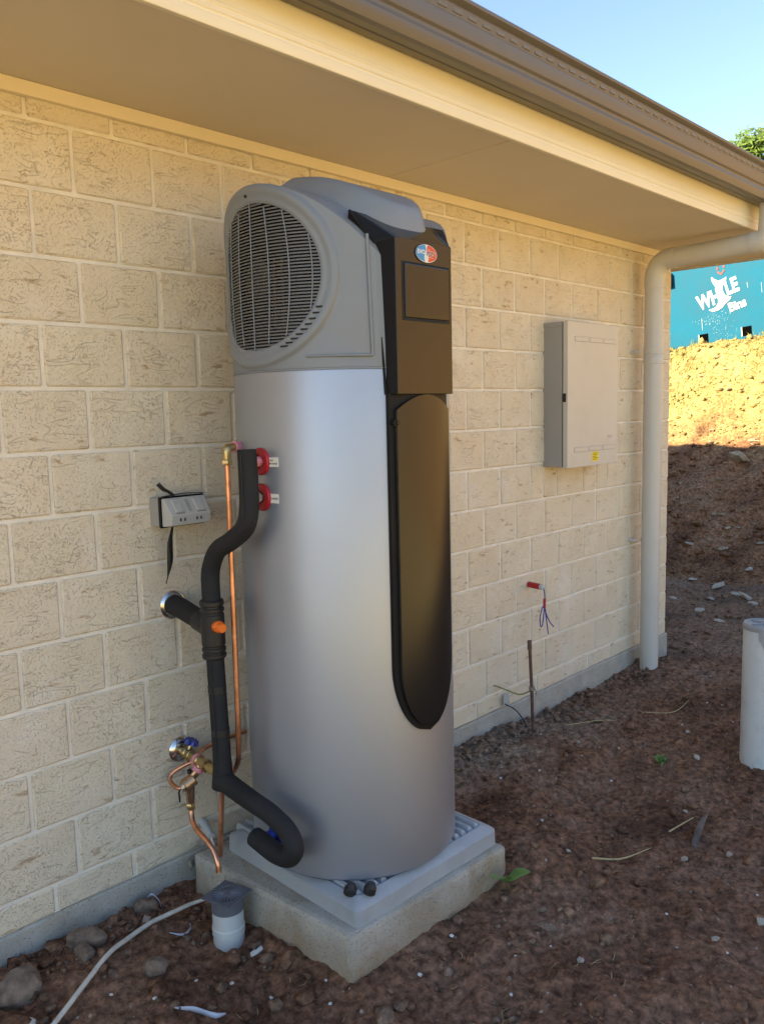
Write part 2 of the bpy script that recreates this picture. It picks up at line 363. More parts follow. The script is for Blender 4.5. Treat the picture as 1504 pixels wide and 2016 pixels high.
def grid(name, xs, ys, zf, mat):
    X, Y = np.meshgrid(xs, ys, indexing='ij'); Z = zf(X, Y)
    nx, ny = len(xs), len(ys); V = np.stack([X, Y, Z], -1).reshape(-1, 3)
    i = np.arange((nx-1)*ny).reshape(nx-1, ny)[:, :-1].ravel()
    F = np.stack([i, i+ny, i+ny+1, i+1], 1)
    me = bpy.data.meshes.new(name); me.vertices.add(len(V)); me.vertices.foreach_set('co', V.ravel())
    me.loops.add(F.size); me.loops.foreach_set('vertex_index', F.ravel().astype(np.int32))
    me.polygons.add(len(F)); me.polygons.foreach_set('loop_start', np.arange(0, F.size, 4, dtype=np.int32))
    me.update(calc_edges=True); return finish(name, me, mat, None, True)
far = [12, 16, 24, 40, 80, 160, 320, 600]
gx = np.concatenate([-np.array(far[::-1]), np.arange(-9, -.9, .6), np.arange(-.8, 3.0, .0125), np.arange(3.0, 6.4, .035), np.arange(6.6, 11, .6), far])
gy = np.concatenate([-np.array(far[::-1]), np.arange(-9, -2.3, .5), np.arange(-2.2, -1.65, .05), np.arange(-1.65, .04, .0125), np.arange(.06, 4.5, .05), np.arange(5, 11, .6), far])
kind(grid('ground', gx, gy, ground_z, 'soil'), 'structure')

def bank_z(x, y):
    x = np.asarray(x, float); y = np.asarray(y, float)
    foot = 5.75+.12*np.sin(y*.9)+fbm(x, y, 11, [(.7, .4)])
    t = (x-foot)
    top = 2.17-.085*(y-2.0)
    top = np.clip(top, 1.2, 2.75)
    s = top*np.clip(t/2.75, 0, 1)**1.08
    s = s-.25*np.clip(-t, 0, 1)
    k = np.clip((1.0-y)/7, 0, 1); k = k*k*(3-2*k); pl = np.clip((x-foot-2.75), 0, 60)*.012+np.clip((x-foot-2.75), 0, 18)*.5*k  # raises an unseen hill for the cover's brown reflection and warm bounce
    rough = np.clip(t+.3, 0, 1)*np.clip((9.4-x)/1.2, .12, 1)
    r = fbm(x*1.0+y*.5, y*1.0, 5, [(1.1, .18), (2.7, .12), (6.5, .08), (14, .05), (31, .03), (70, .014)])
    rut = np.abs(vnoise((y+x*.9)*1.7, x*.5, 9)-.5)*-.25
    return -.10+s+pl+rough*(r+rut*.5)
bx = np.concatenate([np.arange(5.2, 8.9, .028), np.arange(9, 12, .2), [13, 16, 22, 34, 60, 120, 300, 600]])
by = np.concatenate([-np.array(far[::-1])[-7:], np.arange(-11, -1.2, .35), np.arange(-1.0, 3.4, .028), np.arange(3.5, 9, .3), far])
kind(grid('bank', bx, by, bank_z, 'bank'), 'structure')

# ------------------------------------------------------------------ house
house = empty('house', (0, 0, 0)); tag(house, 'cream textured brick house with boxed eaves and brown gutter', 'house')
WX0, WX1, WZ = -7.0, 3.6, 13*.172
# mortar backing of the long wall
bm = bmesh.new(); add_box(bm, (WX0, .0058, 0.001), (WX1-.005, .10, WZ))
wall = bm_obj('brick_wall', bm, 'mortar', house)
brick_cache = {}
def brick_mesh(w, h, v):
    k = (round(w, 3), round(h, 3), v)
    if k not in brick_cache:
        bm = bmesh.new(); add_box(bm, (-w/2, 0, -h/2), (w/2, .03, h/2), .0045, 1)
        for p in bm.verts:
            if p.co.y < .004: p.co.x += random.uniform(-.0018, .0018); p.co.z += random.uniform(-.0018, .0018)
        bmesh.ops.recalc_face_normals(bm, faces=bm.faces)
        me = bpy.data.meshes.new('brick'); bm.to_mesh(me); bm.free(); me.materials.append(M['brick'])
        brick_cache[k] = me
    return brick_cache[k]
rows = []; z = 0.0
for i in range(14):
    h = .086 if i in (0, 13) else .172
    rows.append((z, h, 13-i)); z += h
rest_V, rest_F = [], []; nb = 0
for z0, h, r in rows:
    ph = .2 if r == 13 else (0.0 if r % 2 else .5)
    js = [ (k+ph)*.24 for k in range(-30, 16) if WX0 < (k+ph)*.24 < WX1-.03]
    if r == 7: js = sorted([j for j in js if not 2.2 < j < 2.9] + [2.265, 2.381, 2.63, 2.762, 2.875])
    js = [WX0]+js+[WX1]
    for a, b in zip(js[:-1], js[1:]):
        w = b-a-.010 if b < WX1 else b-a-.005; hh = h-.010
        cx, cz = (a+b)/2+(-.0025 if b >= WX1 else 0), z0+h/2+.002
        if b > -.62:
            o = bpy.data.objects.new('brick', brick_mesh(w, hh, random.randrange(3))); link(o, wall)
            o.location = (cx, random.uniform(-.0012, .0012), cz)
            o.rotation_euler = (random.uniform(-.004, .004), random.uniform(-.004, .004), random.uniform(-.006, .006)); nb += 1
        else:
            n = len(rest_V); me = brick_mesh(w, hh, 0)
            rest_V += [(v.co.x+cx, v.co.y, v.co.z+cz) for v in me.vertices]; rest_F += [tuple(n+i for i in p.vertices) for p in me.polygons]
kind(mesh_obj('brick', rest_V, rest_F, 'brick', wall), 'stuff')
# other walls of the house body, and the footing
bm = bmesh.new()
add_box(bm, (WX1-.11, .105, .002), (WX1-.003, 7.6, WZ)); add_box(bm, (WX0, 7.6, .002), (WX1-.003, 7.7, WZ)); add_box(bm, (WX0-.1, .002, .002), (WX0-.002, 7.7, WZ))
bm_obj('rear_wall', bm, 'brick', house)
nx = 260; V, F = [], []
for i in range(nx+1):
    x = WX0+(WX1+.004-WX0)*i/nx; j = fbm(np.array(x), np.array(.3), 21, [(4, .012), (11, .007), (30, .004)])
    zt = .006+min(0, float(j))*.5; yf = -.007+float(fbm(np.array(x), np.array(.9), 22, [(3, .006), (14, .004)]))
    V += [(x, .05, zt), (x, yf+.006, zt), (x, yf, zt-.007), (x, yf, -.5)]
for i in range(nx):
    for k in range(3): F.append((i*4+k, i*4+k+1, (i+1)*4+k+1, (i+1)*4+k))
V += [(WX1+.004, 7.7, -.004), (WX1+.004, 7.7, -.5)]; F.append((nx*4, nx*4+3, len(V)-1, len(V)-2))
mesh_obj('footing', V, F, 'footing', house, angle=40)

# eaves: soffit sheets, fascia, gutter
FY, FX, SZ = -.590, 4.14, 2.236
def soffit(x0, x1, y0, y1): return box('soffit_sheet', (x0, y0, SZ), (x1, y1, SZ+.006), 'soffit', house, .001)
for a, b in ((-7.5, -3.6), (-3.597, -1.193), (-1.190, 1.2015), (1.2045, FX-.03)): soffit(a, b, FY+.015, 0.02)
soffit(3.603, FX-.03, .0225, 7.6)
extrude_profile('soffit_trim', [(-.002, SZ-.036), (-.014, SZ-.034), (-.020, SZ-.004), (-.020, SZ-.001), (-.002, SZ-.001)], WX0, WX1+.015, 'trim', house)
box('soffit_trim', (WX1+.002, -.02, SZ-.035), (WX1+.016, 7.6, SZ-.001), 'trim', house)
# fascia profile: outward coordinate o, height z
fp = [(.016, 2.232), (.004, 2.230), (.0, 2.228), (-.004, 2.229), (-.006, 2.233), (-.006, 2.254), (-.002, 2.257), (-.002, 2.262), (-.0055, 2.265), (-.0055, 2.270), (-.0025, 2.272), (-.0025, 2.278),
      (-.005, 2.281), (-.005, 2.286), (-.002, 2.289), (-.002, 2.372), (.012, 2.372), (.016, 2.232)]
GP = [(-.004, 2.44), (-.004, 2.346), (-.012, 2.340), (-.050, 2.333), (-.054, 2.335), (-.090, 2.327), (-.102, 2.331), (-.110, 2.345), (-.111, 2.362), (-.105, 2.374), (-.105, 2.380), (-.113, 2.388), (-.115, 2.396),
      (-.116, 2.428), (-.114, 2.431), (-.118, 2.455), (-.116, 2.460), (-.123, 2.464), (-.130, 2.470), (-.131, 2.477), (-.126, 2.483), (-.116, 2.484), (-.110, 2.478), (-.110, 2.40), (-.10, 2.345), (-.01, 2.36), (-.004, 2.44)]
def mitred(name, prof, mat):
    """swept along the front eave and round the corner along the end eave"""
    V, F = [], []; n = len(prof)
    for kx in range(3):
        for o, z in prof:
            V.append((-7.6, FY+o, z) if kx == 0 else ((FX-o, FY+o, z) if kx == 1 else (FX-o, 8.3, z)))
    for s in range(2):
        for i in range(n-1): F.append((s*n+i, s*n+i+1, (s+1)*n+i+1, (s+1)*n+i))
    return mesh_obj(name, V, F, mat, house, angle=28)
mitred('fascia', fp, 'fascia')
gut = mitred('gutter', GP, 'gutter')
slot_me = None
for i in range(86):
    x = -1.3+i*.0645
    if x > FX+.02: break
    if slot_me is None:
        o = box('slot', (-.018, -.0012, -.006), (.018, .003, .006), 'gutslot', gut, .001); slot_me = o.data
    else: o = link(bpy.data.objects.new('slot', slot_me), gut)
    o.location = (x, FY-.1165, 2.444); o.rotation_euler = (R_(-9), 0, 0)
box('gutter_joint', (FX+.085, FY-.1175, 2.332), (FX+.117, FY-.085, 2.46), 'gutter', gut, .004)
# hipped roof
ey0, ey1, ex0, ex1, ez = FY-.06, 8.3, -7.6, FX+.06, 2.44
rz = ez+.36*(ey1-ey0)/2; my = (ey0+ey1)/2; hx = (ey1-ey0)/2
V = [(ex0, ey0, ez), (ex1, ey0, ez), (ex1, ey1, ez), (ex0, ey1, ez), (ex0+hx, my, rz), (ex1-hx, my, rz)]
V += [(x, y, z-.05) for x, y, z in V[:4]]
mesh_obj('roof', V, [(0, 1, 5, 4), (1, 2, 5), (2, 3, 4, 5), (3, 0, 4), (0, 6, 7, 1), (1, 7, 8, 2), (2, 8, 9, 3), (3, 9, 6, 0), (6, 9, 8, 7)], 'roof', house)

# ------------------------------------------------------------------ downpipe
dp = empty('downpipe', (3.18, -.1, -.1)); tag(dp, 'cream round downpipe running from the eave corner down the brick wall', 'downpipe')
def P_(parent, o):        # keep world placement under an offset empty
    o.matrix_parent_inverse = Matrix.Translation(-parent.location); return o
dx, dy, dr = 3.18, -.1, .050
P_(dp, tube('pipe', [(dx, dy, -.16), (dx, dy, 2.05)], dr, 'pipe', dp, 32, straight=True))
el = [(dx, dy-(.085-.085*math.cos(a)), 2.05+.095*math.sin(a)) for a in np.linspace(0, math.pi/2, 9)]
P_(dp, tube('elbow', [(dx, dy, 2.0)]+el+[(dx, dy-.115, 2.146)], dr+.0035, 'pipe', dp, 32, straight=True))
P_(dp, tube('pipe', [(dx, dy-.10, 2.145), (dx, -.66, 2.158)], dr, 'pipe', dp, 32, straight=True))
P_(dp, tube('elbow', [(dx, -.600, 2.157), (dx, -.640, 2.160), (dx, -.668, 2.175), (dx, -.682, 2.205), (dx, -.686, 2.26), (dx, -.686, 2.34)], dr+.0035, 'pipe', dp, 32, n=5))
for z in (1.655, .625):
    P_(dp, lathe('clip', [(dr-.001, 0), (dr+.003, .001), (dr+.003, .024), (dr-.001, .025)], 'pipe', dp, (dx, dy, z)))
    P_(dp, box('clip_arm', (dx-.060, -.045, z+.004), (dx-.044, .006, z+.02), 'pipe', dp, .003))
P_(dp, lathe('socket', [(dr-.001, 0), (dr+.0025, .002), (dr+.0025, .05), (dr-.001, .055)], 'pipe', dp, (dx, dy, 1.60)))

# ------------------------------------------------------------------ concrete slab and base plate
def quad_slab(name, c, z0, z1, mat, bev, rough):
    n = 26; V, F = [], []
    c = [Vector((*p, 0)) for p in c]    # FL FR BR BL
    bm = bmesh.new()
    for z in (z0, z1):
        for p in c: bm.verts.new((p.x, p.y, z))
    bm.verts.ensure_lookup_table(); v = bm.verts
    for f in ((3, 2, 1, 0), (4, 5, 6, 7), (0, 1, 5, 4), (1, 2, 6, 5), (2, 3, 7, 6), (3, 0, 4, 7)): bm.faces.new([v[i] for i in f])
    bmesh.ops.bevel(bm, geom=list(bm.edges), offset=bev, segments=2, affect='EDGES', profile=.6)
    bmesh.ops.subdivide_edges(bm, edges=list(bm.edges), cuts=7, use_grid_fill=True)
    for p in bm.verts:
        k = fbm(np.array(p.co.x*9+p.co.z*5), np.array(p.co.y*9-p.co.z*7), 31, [(1, .5), (2.3, .4), (5, .25)])
        p.co += Vector((p.co.x-.55, p.co.y+.42, 0)).normalized()*float(k)*rough
        p.co.z += float(k)*rough*.4
    return bm_obj(name, bm, mat, None, 60)
slab = quad_slab('concrete_slab', [(.252, -.727), (.893, -.759), (.875, -.10), (.212, -.065)], -.20, .036, 'slab', .016, .014)
tag(slab, 'rough stained concrete slab in the soil under the tank', 'slab')
pl = empty('base_plate', (.591, -.424, .036)); pl.rotation_euler = (0, 0, R_(-1.2)); tag(pl, 'grey ribbed plastic base plate between tank and concrete slab', 'base plate')
hs = .300
V, F = [], []
prof = [(hs, 0.0), (hs-.001, .044), (hs-.008, .051), (hs-.034, .062), (hs-.042, .053)]
for o, z in prof:
    for sx, sy in ((-1, -1), (1, -1), (1, 1), (-1, 1)):
        for a in range(5):
            rr = .022; base = {(-1, -1): 180, (1, -1): 270, (1, 1): 0, (-1, 1): 90}[(sx, sy)]; th = R_(base+a*22.5)
            V.append(((o-rr)*sx+rr*math.cos(th), (o-rr)*sy+rr*math.sin(th), z))
nr = 20
for i in range(len(prof)-1):
    for k in range(nr): F.append((i*nr+k, i*nr+(k+1) % nr, (i+1)*nr+(k+1) % nr, (i+1)*nr+k))
F.append(tuple((len(prof)-1)*nr+k for k in range(nr))); F.append(tuple(range(nr))[::-1])
mesh_obj('rim', V, F, 'plate', pl, angle=30)
rib_me = None
for i in range(17):
    x = -.25+i*.03125
    if rib_me is None:
        V = [(-.0135, -.262, .0515), (.0135, -.262, .0515), (.0135, .298, .0515), (-.0135, .298, .0515), (-.005, -.250, .0675), (.005, -.250, .0675), (.005, .299, .0675), (-.005, .299, .0675)]
        o = mesh_obj('rib', V, [(0, 1, 5, 4), (1, 2, 6, 5), (2, 3, 7, 6), (3, 0, 4, 7), (4, 5, 6, 7)], 'plate', pl); rib_me = o.data
    else: o = link(bpy.data.objects.new('rib', rib_me), pl)
    o.location.x = x
for i, (x, y, lab) in enumerate(((.317, -.655, 'black rubber stopper on the base plate, the left one'), (.355, -.692, 'black rubber stopper on the base plate, the right one'))):
    o = lathe('rubber_stopper', [(.016, .0), (.0175, .003), (.0175, .018), (.013, .024), (.011, .030), (.0, .031)], 'rubber', None, (x, y, .096), (.25, -.1, 1), 10, 30)
    tag(o, lab, 'stopper', 'rubber stoppers on the base plate')

# ------------------------------------------------------------------ heat pump water heater
TX, TY, TR = .577, -.410, .310
Z0, ZS = .104, 1.497
wh = empty('water_heater', (0, 0, 0)); tag(wh, 'tall silver cylinder heat pump water heater with black front cover', 'water heater')
def cyl(phi, z, r=TR): return Vector((TX+r*math.cos(R_(phi)), TY+r*math.sin(R_(phi)), z))
lathe('tank', [(TR-.02, Z0), (TR-.004, Z0), (TR, Z0+.006), (TR, ZS-.010), (TR-.001, ZS-.006), (TR-.004, ZS-.005), (TR-.004, ZS+.002)], 'silver', wh, (TX, TY, 0), seg=128, angle=30)
lathe('base_ring', [(TR-.03, Z0-.006), (TR-.012, Z0-.006), (TR-.012, Z0+.002), (TR-.03, Z0+.002)], 'blackmatt', wh, (TX, TY, 0), seg=96)
# moulded head: vertical wall cut by a horizontal half cylinder, with a raised spine
AR, AZ = .307, 1.660
def sstep(a, b, x): t = min(1, max(0, (x-a)/(b-a))); return t*t*(3-2*t)
def head_z(s, t):
    arch = AZ+math.sqrt(max(AR*AR-t*t, 0))
    zs = 2.020-.95*t*t-.11*abs(t)
    ws = .225-.075*min(1, abs(t)/.272); q = ((abs(s)/ws)**3.4+(abs(t)/.274)**3.4)**(1/3.4); e = (q-1)*ws; back = max(0, 1-abs(t)/.272)
    sp = zs-.008*sstep(.7, 1, q)-(.34-.25*back)*sstep(-.004-.10*back, .008+.10*back, e)
    k = .03; h = max(k-abs(arch-sp), 0)/k
    return max(arch, sp)+h*h*k*.25
def topz(phi): return head_z(TR*math.cos(R_(phi)), TR*math.sin(R_(phi)))
hc, ha, hb = 1.735, .207, .186          # grille opening: centre height, half arc, half height
V, F = [], []
UL, UR = -R_(78)*TR, R_(64)*TR             # arc limits about phi=180 (positive towards the front)
def zt_u(u): return topz(180+math.degrees(u/TR))
corners = [(UL, ZS), (UR, ZS), (UL, zt_u(UL)), (UR, zt_u(UR))]
ths = sorted(list(np.linspace(-math.pi, math.pi, 161)[:-1])+[math.atan2(v-hc, u) for u, v in corners])
rings = [0, .04, .08, .14, .20, .26, .32, .38, .43, .48, .52, .56, .60, .64, .68, .72, .78, .84, 1.0]
def rb(t):   # raised ring round the opening
    return .004*sstep(.0, .006, t)*(1-sstep(.040, .052, t))+.006*sstep(.014, .032, t)*(1-sstep(.038, .052, t))
for th in ths:
    c, s = math.cos(th), math.sin(th); r0 = 1/math.sqrt((c/ha)**2+(s/hb)**2); r1 = r0
    while True:
        r1 += .0015; u, v = c*r1, hc+s*r1
        if u < UL-1e-6 or u > UR+1e-6 or v < ZS-1e-6 or v > zt_u(u)+1e-6: break
    lo, hi = r1-.0015, r1
    for _ in range(20):
        mid = (lo+hi)/2; u, v = c*mid, hc+s*mid
        if UL-1e-7 <= u <= UR+1e-7 and ZS-1e-7 <= v <= zt_u(u)+1e-7: lo = mid
        else: hi = mid
    r1 = lo
    for kk, q in enumerate([-1]+rings):
        if q < 0: u, v, rad = c*r0, hc+s*r0, TR-.03
        else:
            d = min(q*.075, r1-r0) if q < .84 else (r0+(r1-r0) if q == 1 else min(.075, (r1-r0)*.9)+r0)-r0
            u, v = c*(r0+d), hc+s*(r0+d); rad = TR+(rb(d) if q < 1 else 0)
        V.append(cyl(180+math.degrees(u/TR), v, rad))
nk = len(rings)+1; nt_ = len(ths)
for i in range(nt_):
    j = (i+1) % nt_
    for k in range(nk-1): F.append((i*nk+k, j*nk+k, j*nk+k+1, i*nk+k+1))
n0 = len(V); cols = 70; rows_ = 8          # rest of the wall
a0, a1 = 180+64, 180+360-78
for i in range(cols+1):
    ph = a0+(a1-a0)*i/cols; zt = topz(ph)
    for k in range(rows_+1): V.append(cyl(ph, ZS+(zt-ZS)*k/rows_))
for i in range(cols):
    for k in range(rows_): a = n0+i*(rows_+1)+k; F.append((a, a+rows_+1, a+rows_+2, a+1))
n0 = len(V); nr, na = 80, 220              # top
for j in range(nr+1):
    r = TR*(j/nr)
    for i in range(na):
        th = 2*math.pi*i/na; s, t = r*math.cos(th), r*math.sin(th); V.append((TX+s, TY+t, head_z(s, t)))
for j in range(nr):
    for i in range(na):
        k = (i+1) % na; F.append((n0+j*na+i, n0+(j+1)*na+i, n0+(j+1)*na+k, n0+j*na+k))
head = mesh_obj('head_shroud', V, F, 'shroud', wh, angle=38)
# embossed border on the head, seam screws
def strip(name, pts, r, mat, parent): return tube(name, pts, r, mat, parent, 8, straight=True)
strip('border', [cyl(-119.8, 1.825, TR+.0005), cyl(-118.4, 1.526, TR+.0005)], .0045, 'shroud', head)
strip('border', [cyl(p, 1.526, TR+.0005) for p in np.linspace(-118.4, -150, 14)], .0035, 'shroud', head)
for ph, z in ((-172, 1.512), (-154, 1.552), (178.5, 1.9435)):
    lathe('screw', [(.0065, 0), (.0065, .0015), (.004, .0025), (.0, .0026)], 'steel' if z < 1.9 else 'inside', head, cyl(ph, z, TR+(.005 if z > 1.54 else 0)), (math.cos(R_(ph)), math.sin(R_(ph)), 0), 12)
# grille: slats, ribs, dark cavity with coil and fan behind
gr = lathe('grille', [(.0, .0), (.05, 0), (.05, .004), (.0, .004)], 'slat', wh, cyl(180, hc, TR-.022), (-1, 0, 0), 24)
def arc_bar(name, u0, u1, v, hgt, r0, r1, mat, parent, nseg=14, tilt=.0):
    V, F = [], []
    for i in range(nseg+1):
        u = u0+(u1-u0)*i/nseg; ph = 180+math.degrees(u/TR)
        for rr, dz in ((r0, -hgt/2-tilt), (r1, -hgt/2+tilt), (r1, hgt/2+tilt), (r0, hgt/2-tilt)): V.append(cyl(ph, v+dz, rr))
    for i in range(nseg):
        for k in range(4): F.append((i*4+k, i*4+(k+1) % 4, (i+1)*4+(k+1) % 4, (i+1)*4+k))
    return mesh_obj(name, V, F, mat, parent)
ns = 45
for i in range(ns):
    v = hc-hb+(i+.5)*2*hb/ns; w = ha*math.sqrt(max(0, 1-((v-hc)/hb)**2))+.002
    arc_bar('slat', -w, w, v, .0038, TR-.009, TR-.0005, 'slat', gr, 14, -.0014)
for k in (-3, -2, -1, 0, 1, 2, 3):
    u0 = k*.062
    pts = []
    for z in np.linspace(hc-hb, hc+hb, 25):
        u = u0*(1-.18*((z-hc)/hb)**2)
        if (u/ha)**2+((z-hc)/hb)**2 < 1.0: pts.append(cyl(180+math.degrees(u/TR), z, TR+.0008))
    strip('rib', pts, .0016, 'shroud', gr)
V, F = [], []
for i in range(25):
    ph = 180-44+88*i/24
    for z in (hc-hb-.02, min(hc+hb+.02, head_z((TR-.05)*math.cos(R_(ph)), (TR-.05)*math.sin(R_(ph)))-.012)): V.append(cyl(ph, z, TR-.05))
for i in range(24): F.append((i*2, i*2+2, i*2+3, i*2+1))
mesh_obj('cavity', V, F, 'inside', wh)
for u in (.005, .035):
    strip('coil_tube', [cyl(180+math.degrees(u/TR)+8, z, TR-.035) for z in (hc-.13, hc+.05)], .004, 'copperfin', wh)
for k in range(9):          # little vent slots below the grille
    th = R_(-62+k*4.6); q = 1.105; u, v = math.cos(th)*ha*q, hc+math.sin(th)*hb*q
    arc_bar('vent_slot', u-.014, u+.012, v, .0042, TR+.003, TR+.0076, 'inside', head, 3)
# seam band
lathe('seam_band', [(TR-.003, ZS-.006), (TR+.0012, ZS-.005), (TR+.0012, ZS-.001), (TR-.003, ZS)], 'shroud', wh, (TX, TY, 0), seg=128)

# front cover
fc = empty('front_cover', (0, 0, 0)); fc.parent = wh
def loc(s, o, z): return (TX+s, TY-o, z)
CX = -.002
prof_rows = [   # z, front half width, front out, back half width, back out
    (1.425, .111, .324, .117, .280), (1.815, .111, .324, .127, .272)]
V = []; F = []
V += [loc(-.117, .272, 1.425), loc(-.111, .324, 1.425), loc(.111, .324, 1.425), loc(.117, .272, 1.425)]
V += [loc(-.131, .262, 1.806), loc(-.111, .324, 1.815), loc(.111, .324, 1.815), loc(.131, .262, 1.806)]
F += [(0, 1, 5, 4), (1, 2, 6, 5), (2, 3, 7, 6), (3, 2, 1, 0)]
b = len(V); nc = 13                       # sloping hood with a scooped rear edge
for i in range(nc):
    q = i/(nc-1); s = -.150+.300*q; zz = 1.889-.010*math.sin(math.pi*q); oo = .222+.016*math.sin(math.pi*q)
    V.append(loc(s, oo, zz)); V.append(loc(-.111+.222*q, .324, 1.815))
for i in range(nc-1): F.append((b+2*i, b+2*i+1, b+2*i+3, b+2*i+2))
t0 = len(V); V += [loc(-.186, .238, 1.884), loc(.186, .238, 1.884)]
F += [(b, t0, 4, 5), (b+2*nc-2, 6, 7, t0+1)]
V += [loc(-.176, .225, 1.86), loc(.176, .225, 1.86)]; F += [(t0, t0+2, 4), (t0+1, 7, t0+3)]
bm = bmesh.new(); vv = [bm.verts.new(p) for p in V]
for f in F: bm.faces.new([vv[i] for i in f])
bmesh.ops.remove_doubles(bm, verts=bm.verts, dist=.0005)
es = [e for e in bm.edges if len(e.link_faces) == 2 and e.calc_face_angle(0) > .3]
bmesh.ops.bevel(bm, geom=es, offset=.003, segments=2, affect='EDGES', profile=.5)
bmesh.ops.recalc_face_normals(bm, faces=bm.faces)
for f in bm.faces:
    if abs(f.normal.x) > .5: f.material_index = 1
hood = bm_obj('hood', bm, 'black', fc, 40); hood.data.materials.append(M['blackmatt'])
strip('hood_edge', [loc(-.186, .240, 1.883), loc(-.1315, .268, 1.806), loc(-.118, .288, 1.425)], .004, 'blackmatt', fc)
def face_panel(name, w0, out, z_top_c, z_top_e, z_side, z_tip, depth, mat, k=1.75, off=0):
    rows_n, cols_n = 70, 16; V, F = [], []
    for j in range(rows_n+1):
        q = j/rows_n
        for i in range(cols_n+1):
            a = i/cols_n*2-1
            zt = z_top_e+(z_top_c-z_top_e)*(1-a*a); 
            zz = z_tip+(zt-z_tip)*q if q > 0 else z_tip
            zb = z_tip+(z_side-z_tip)*q
            w = w0 if zz >= z_side else w0*math.sqrt(max(0, 1-((z_side-zz)/(z_side-z_tip))**2))
            s = a*w; V.append(loc(CX+s, out-k*s*s, zz))
    n = cols_n+1
    for j in range(rows_n):
        for i in range(cols_n): F.append((j*n+i, j*n+i+1, (j+1)*n+i+1, (j+1)*n+i))
    per = [j*n for j in range(rows_n, -1, -1)]+[j*n+cols_n for j in range(rows_n+1)]+[rows_n*n+i for i in range(cols_n-1, 0, -1)]
    m = len(V)
    for p in per: v = V[p]; V.append((v[0], v[1]+depth, v[2]))
    for i in range(len(per)): j = (i+1) % len(per); F.append((per[i], per[j], m+j, m+i))
    return mesh_obj(name, V, F, mat, fc, angle=40)
face_panel('lower_border', .116, .3195, 1.428, 1.428, .70, .498, .02, 'blackmatt', 1.62)
face_panel('lower_panel', .1035, .3275, 1.424, 1.385, .69, .512, .012, 'black', 1.2)
lathe('screw_boss', [(.011, 0), (.011, .008), (.006, .009), (.005, .006), (0, .006)], 'blackmatt', fc, loc(-.104, .306, 1.352), (-.25, -1, 0), 16)
# display door with its shadow gap
box('door_gap', loc(-.088, .3248, 1.612), loc(.0985, .320, 1.760), 'inside', fc)
bm = bmesh.new(); add_box(bm, (TX-.080, TY-.3275, 1.620), (TX+.0985, TY-.3215, 1.757), .005, 2)
bm_obj('display_door', bm, 'black', fc, 40)
# badge
def ellipse_part(name, cx, cz, a, b_, o, mat, th0=0, th1=360, parent=None, thick=.002, wav=0.):
    pts = []
    for th in np.linspace(R_(th0), R_(th1), 40 if th1-th0 < 360 else 60)[:None if th1-th0 < 360 else -1]: pts.append((cx+a*math.cos(th), cz+b_*math.sin(th)))
    if th1-th0 < 360:
        q0, q1 = pts[-1], pts[0]
        for k in range(1, 10): t = k/10; pts.append((q0[0]+(q1[0]-q0[0])*t+wav*math.sin(2*math.pi*t), q0[1]+(q1[1]-q0[1])*t))
    n = len(pts); V = [loc(p[0], o, p[1]) for p in pts]+[loc(p[0], o-thick, p[1]) for p in pts]
    F = [tuple(range(n))]+[(i, n+i, n+(i+1) % n, (i+1) % n) for i in range(n)]
    return mesh_obj(name, V, F, mat, parent)
bz, bs = 1.787, .006
badge = ellipse_part('badge', bs, bz, .0435, .0245, .3262, 'ink', parent=fc)
ellipse_part('badge_rim', bs+.0006, bz-.0003, .0418, .0228, .3266, 'sticker', parent=badge)
ellipse_part('badge_blue_half', bs-.0012, bz, .0398, .0212, .3270, 'badgeblue', 96, 264, badge, wav=-.0035)
ellipse_part('badge_red_half', bs+.0012, bz, .0398, .0212, .3270, 'badgered', -84, 84, badge, wav=-.0035)
text('badge_text', 'EVO', .0155, 'white', badge, at(TX+bs-.021, TY-.3274, bz+.002) @ FRONT, .0003, .0001)
text('badge_text', 'HEAT', .0145, 'ink', badge, at(TX+bs+.0185, TY-.3274, bz-.001) @ FRONT, .0004, .0001)
text('badge_text', 'HEAT', .0145, 'sticker', badge, at(TX+bs+.0192, TY-.3277, bz-.0015) @ FRONT, -.0001, .0001)
strip('badge_line', [loc(bs+.006, .3274, bz+.0065), loc(bs+.034, .3274, bz+.0065)], .0006, 'sticker', badge)
strip('badge_line', [loc(bs+.0045, .3274, bz-.009), loc(bs+.026, .3274, bz-.0095)], .0006, 'sticker', badge)
strip('badge_line', [loc(bs+.0085, .3274, bz+.0065), loc(bs+.0085, .3274, bz+.012)], .0008, 'sticker', badge)
# fittings on the left of the tank
def escutcheon(z, mat, ph=179.5, r=.037):
    n = (math.cos(R_(ph)), math.sin(R_(ph)), 0)
    return lathe('escutcheon', [(r, -.004), (r, .004), (r-.003, .007), (.020, .008), (.018, .002), (0, .002)], mat, wh, cyl(ph, z, TR), n, 32)
escutcheon(1.257, 'red', 180.5); escutcheon(1.161, 'red', 180.5); escutcheon(.205, 'blue', 181, .030)
lathe('anode_plug', [(.014, 0), (.014, .008), (0, .008)], 'steel', wh, cyl(180.5, 1.161, TR+.003), (-1, 0, 0), 6)
def sticker(z, lines, ph=-171.3, w=.036, h=.025, fs=.0066):
    n = Vector((math.cos(R_(ph)), math.sin(R_(ph)), 0)); tx = Vector((-n.y, n.x, 0)); c = cyl(ph, z, TR+.0012)
    mt = Matrix(((tx.x, 0, n.x, c.x), (tx.y, 0, n.y, c.y), (tx.z, 1, 0, c.z), (0, 0, 0, 1)))
    bm = bmesh.new(); add_box(bm, (-w/2, -h/2, -.002), (w/2, h/2, .0004)); bmesh.ops.transform(bm, matrix=mt, verts=bm.verts)
    st = bm_obj('sticker', bm, 'sticker', wh)
    for i, l in enumerate(lines):
        text('sticker_text', l, fs, 'ink', st, mt @ at(0, (len(lines)-1)*.0042-i*.0085, .0006), .0002, .0001)
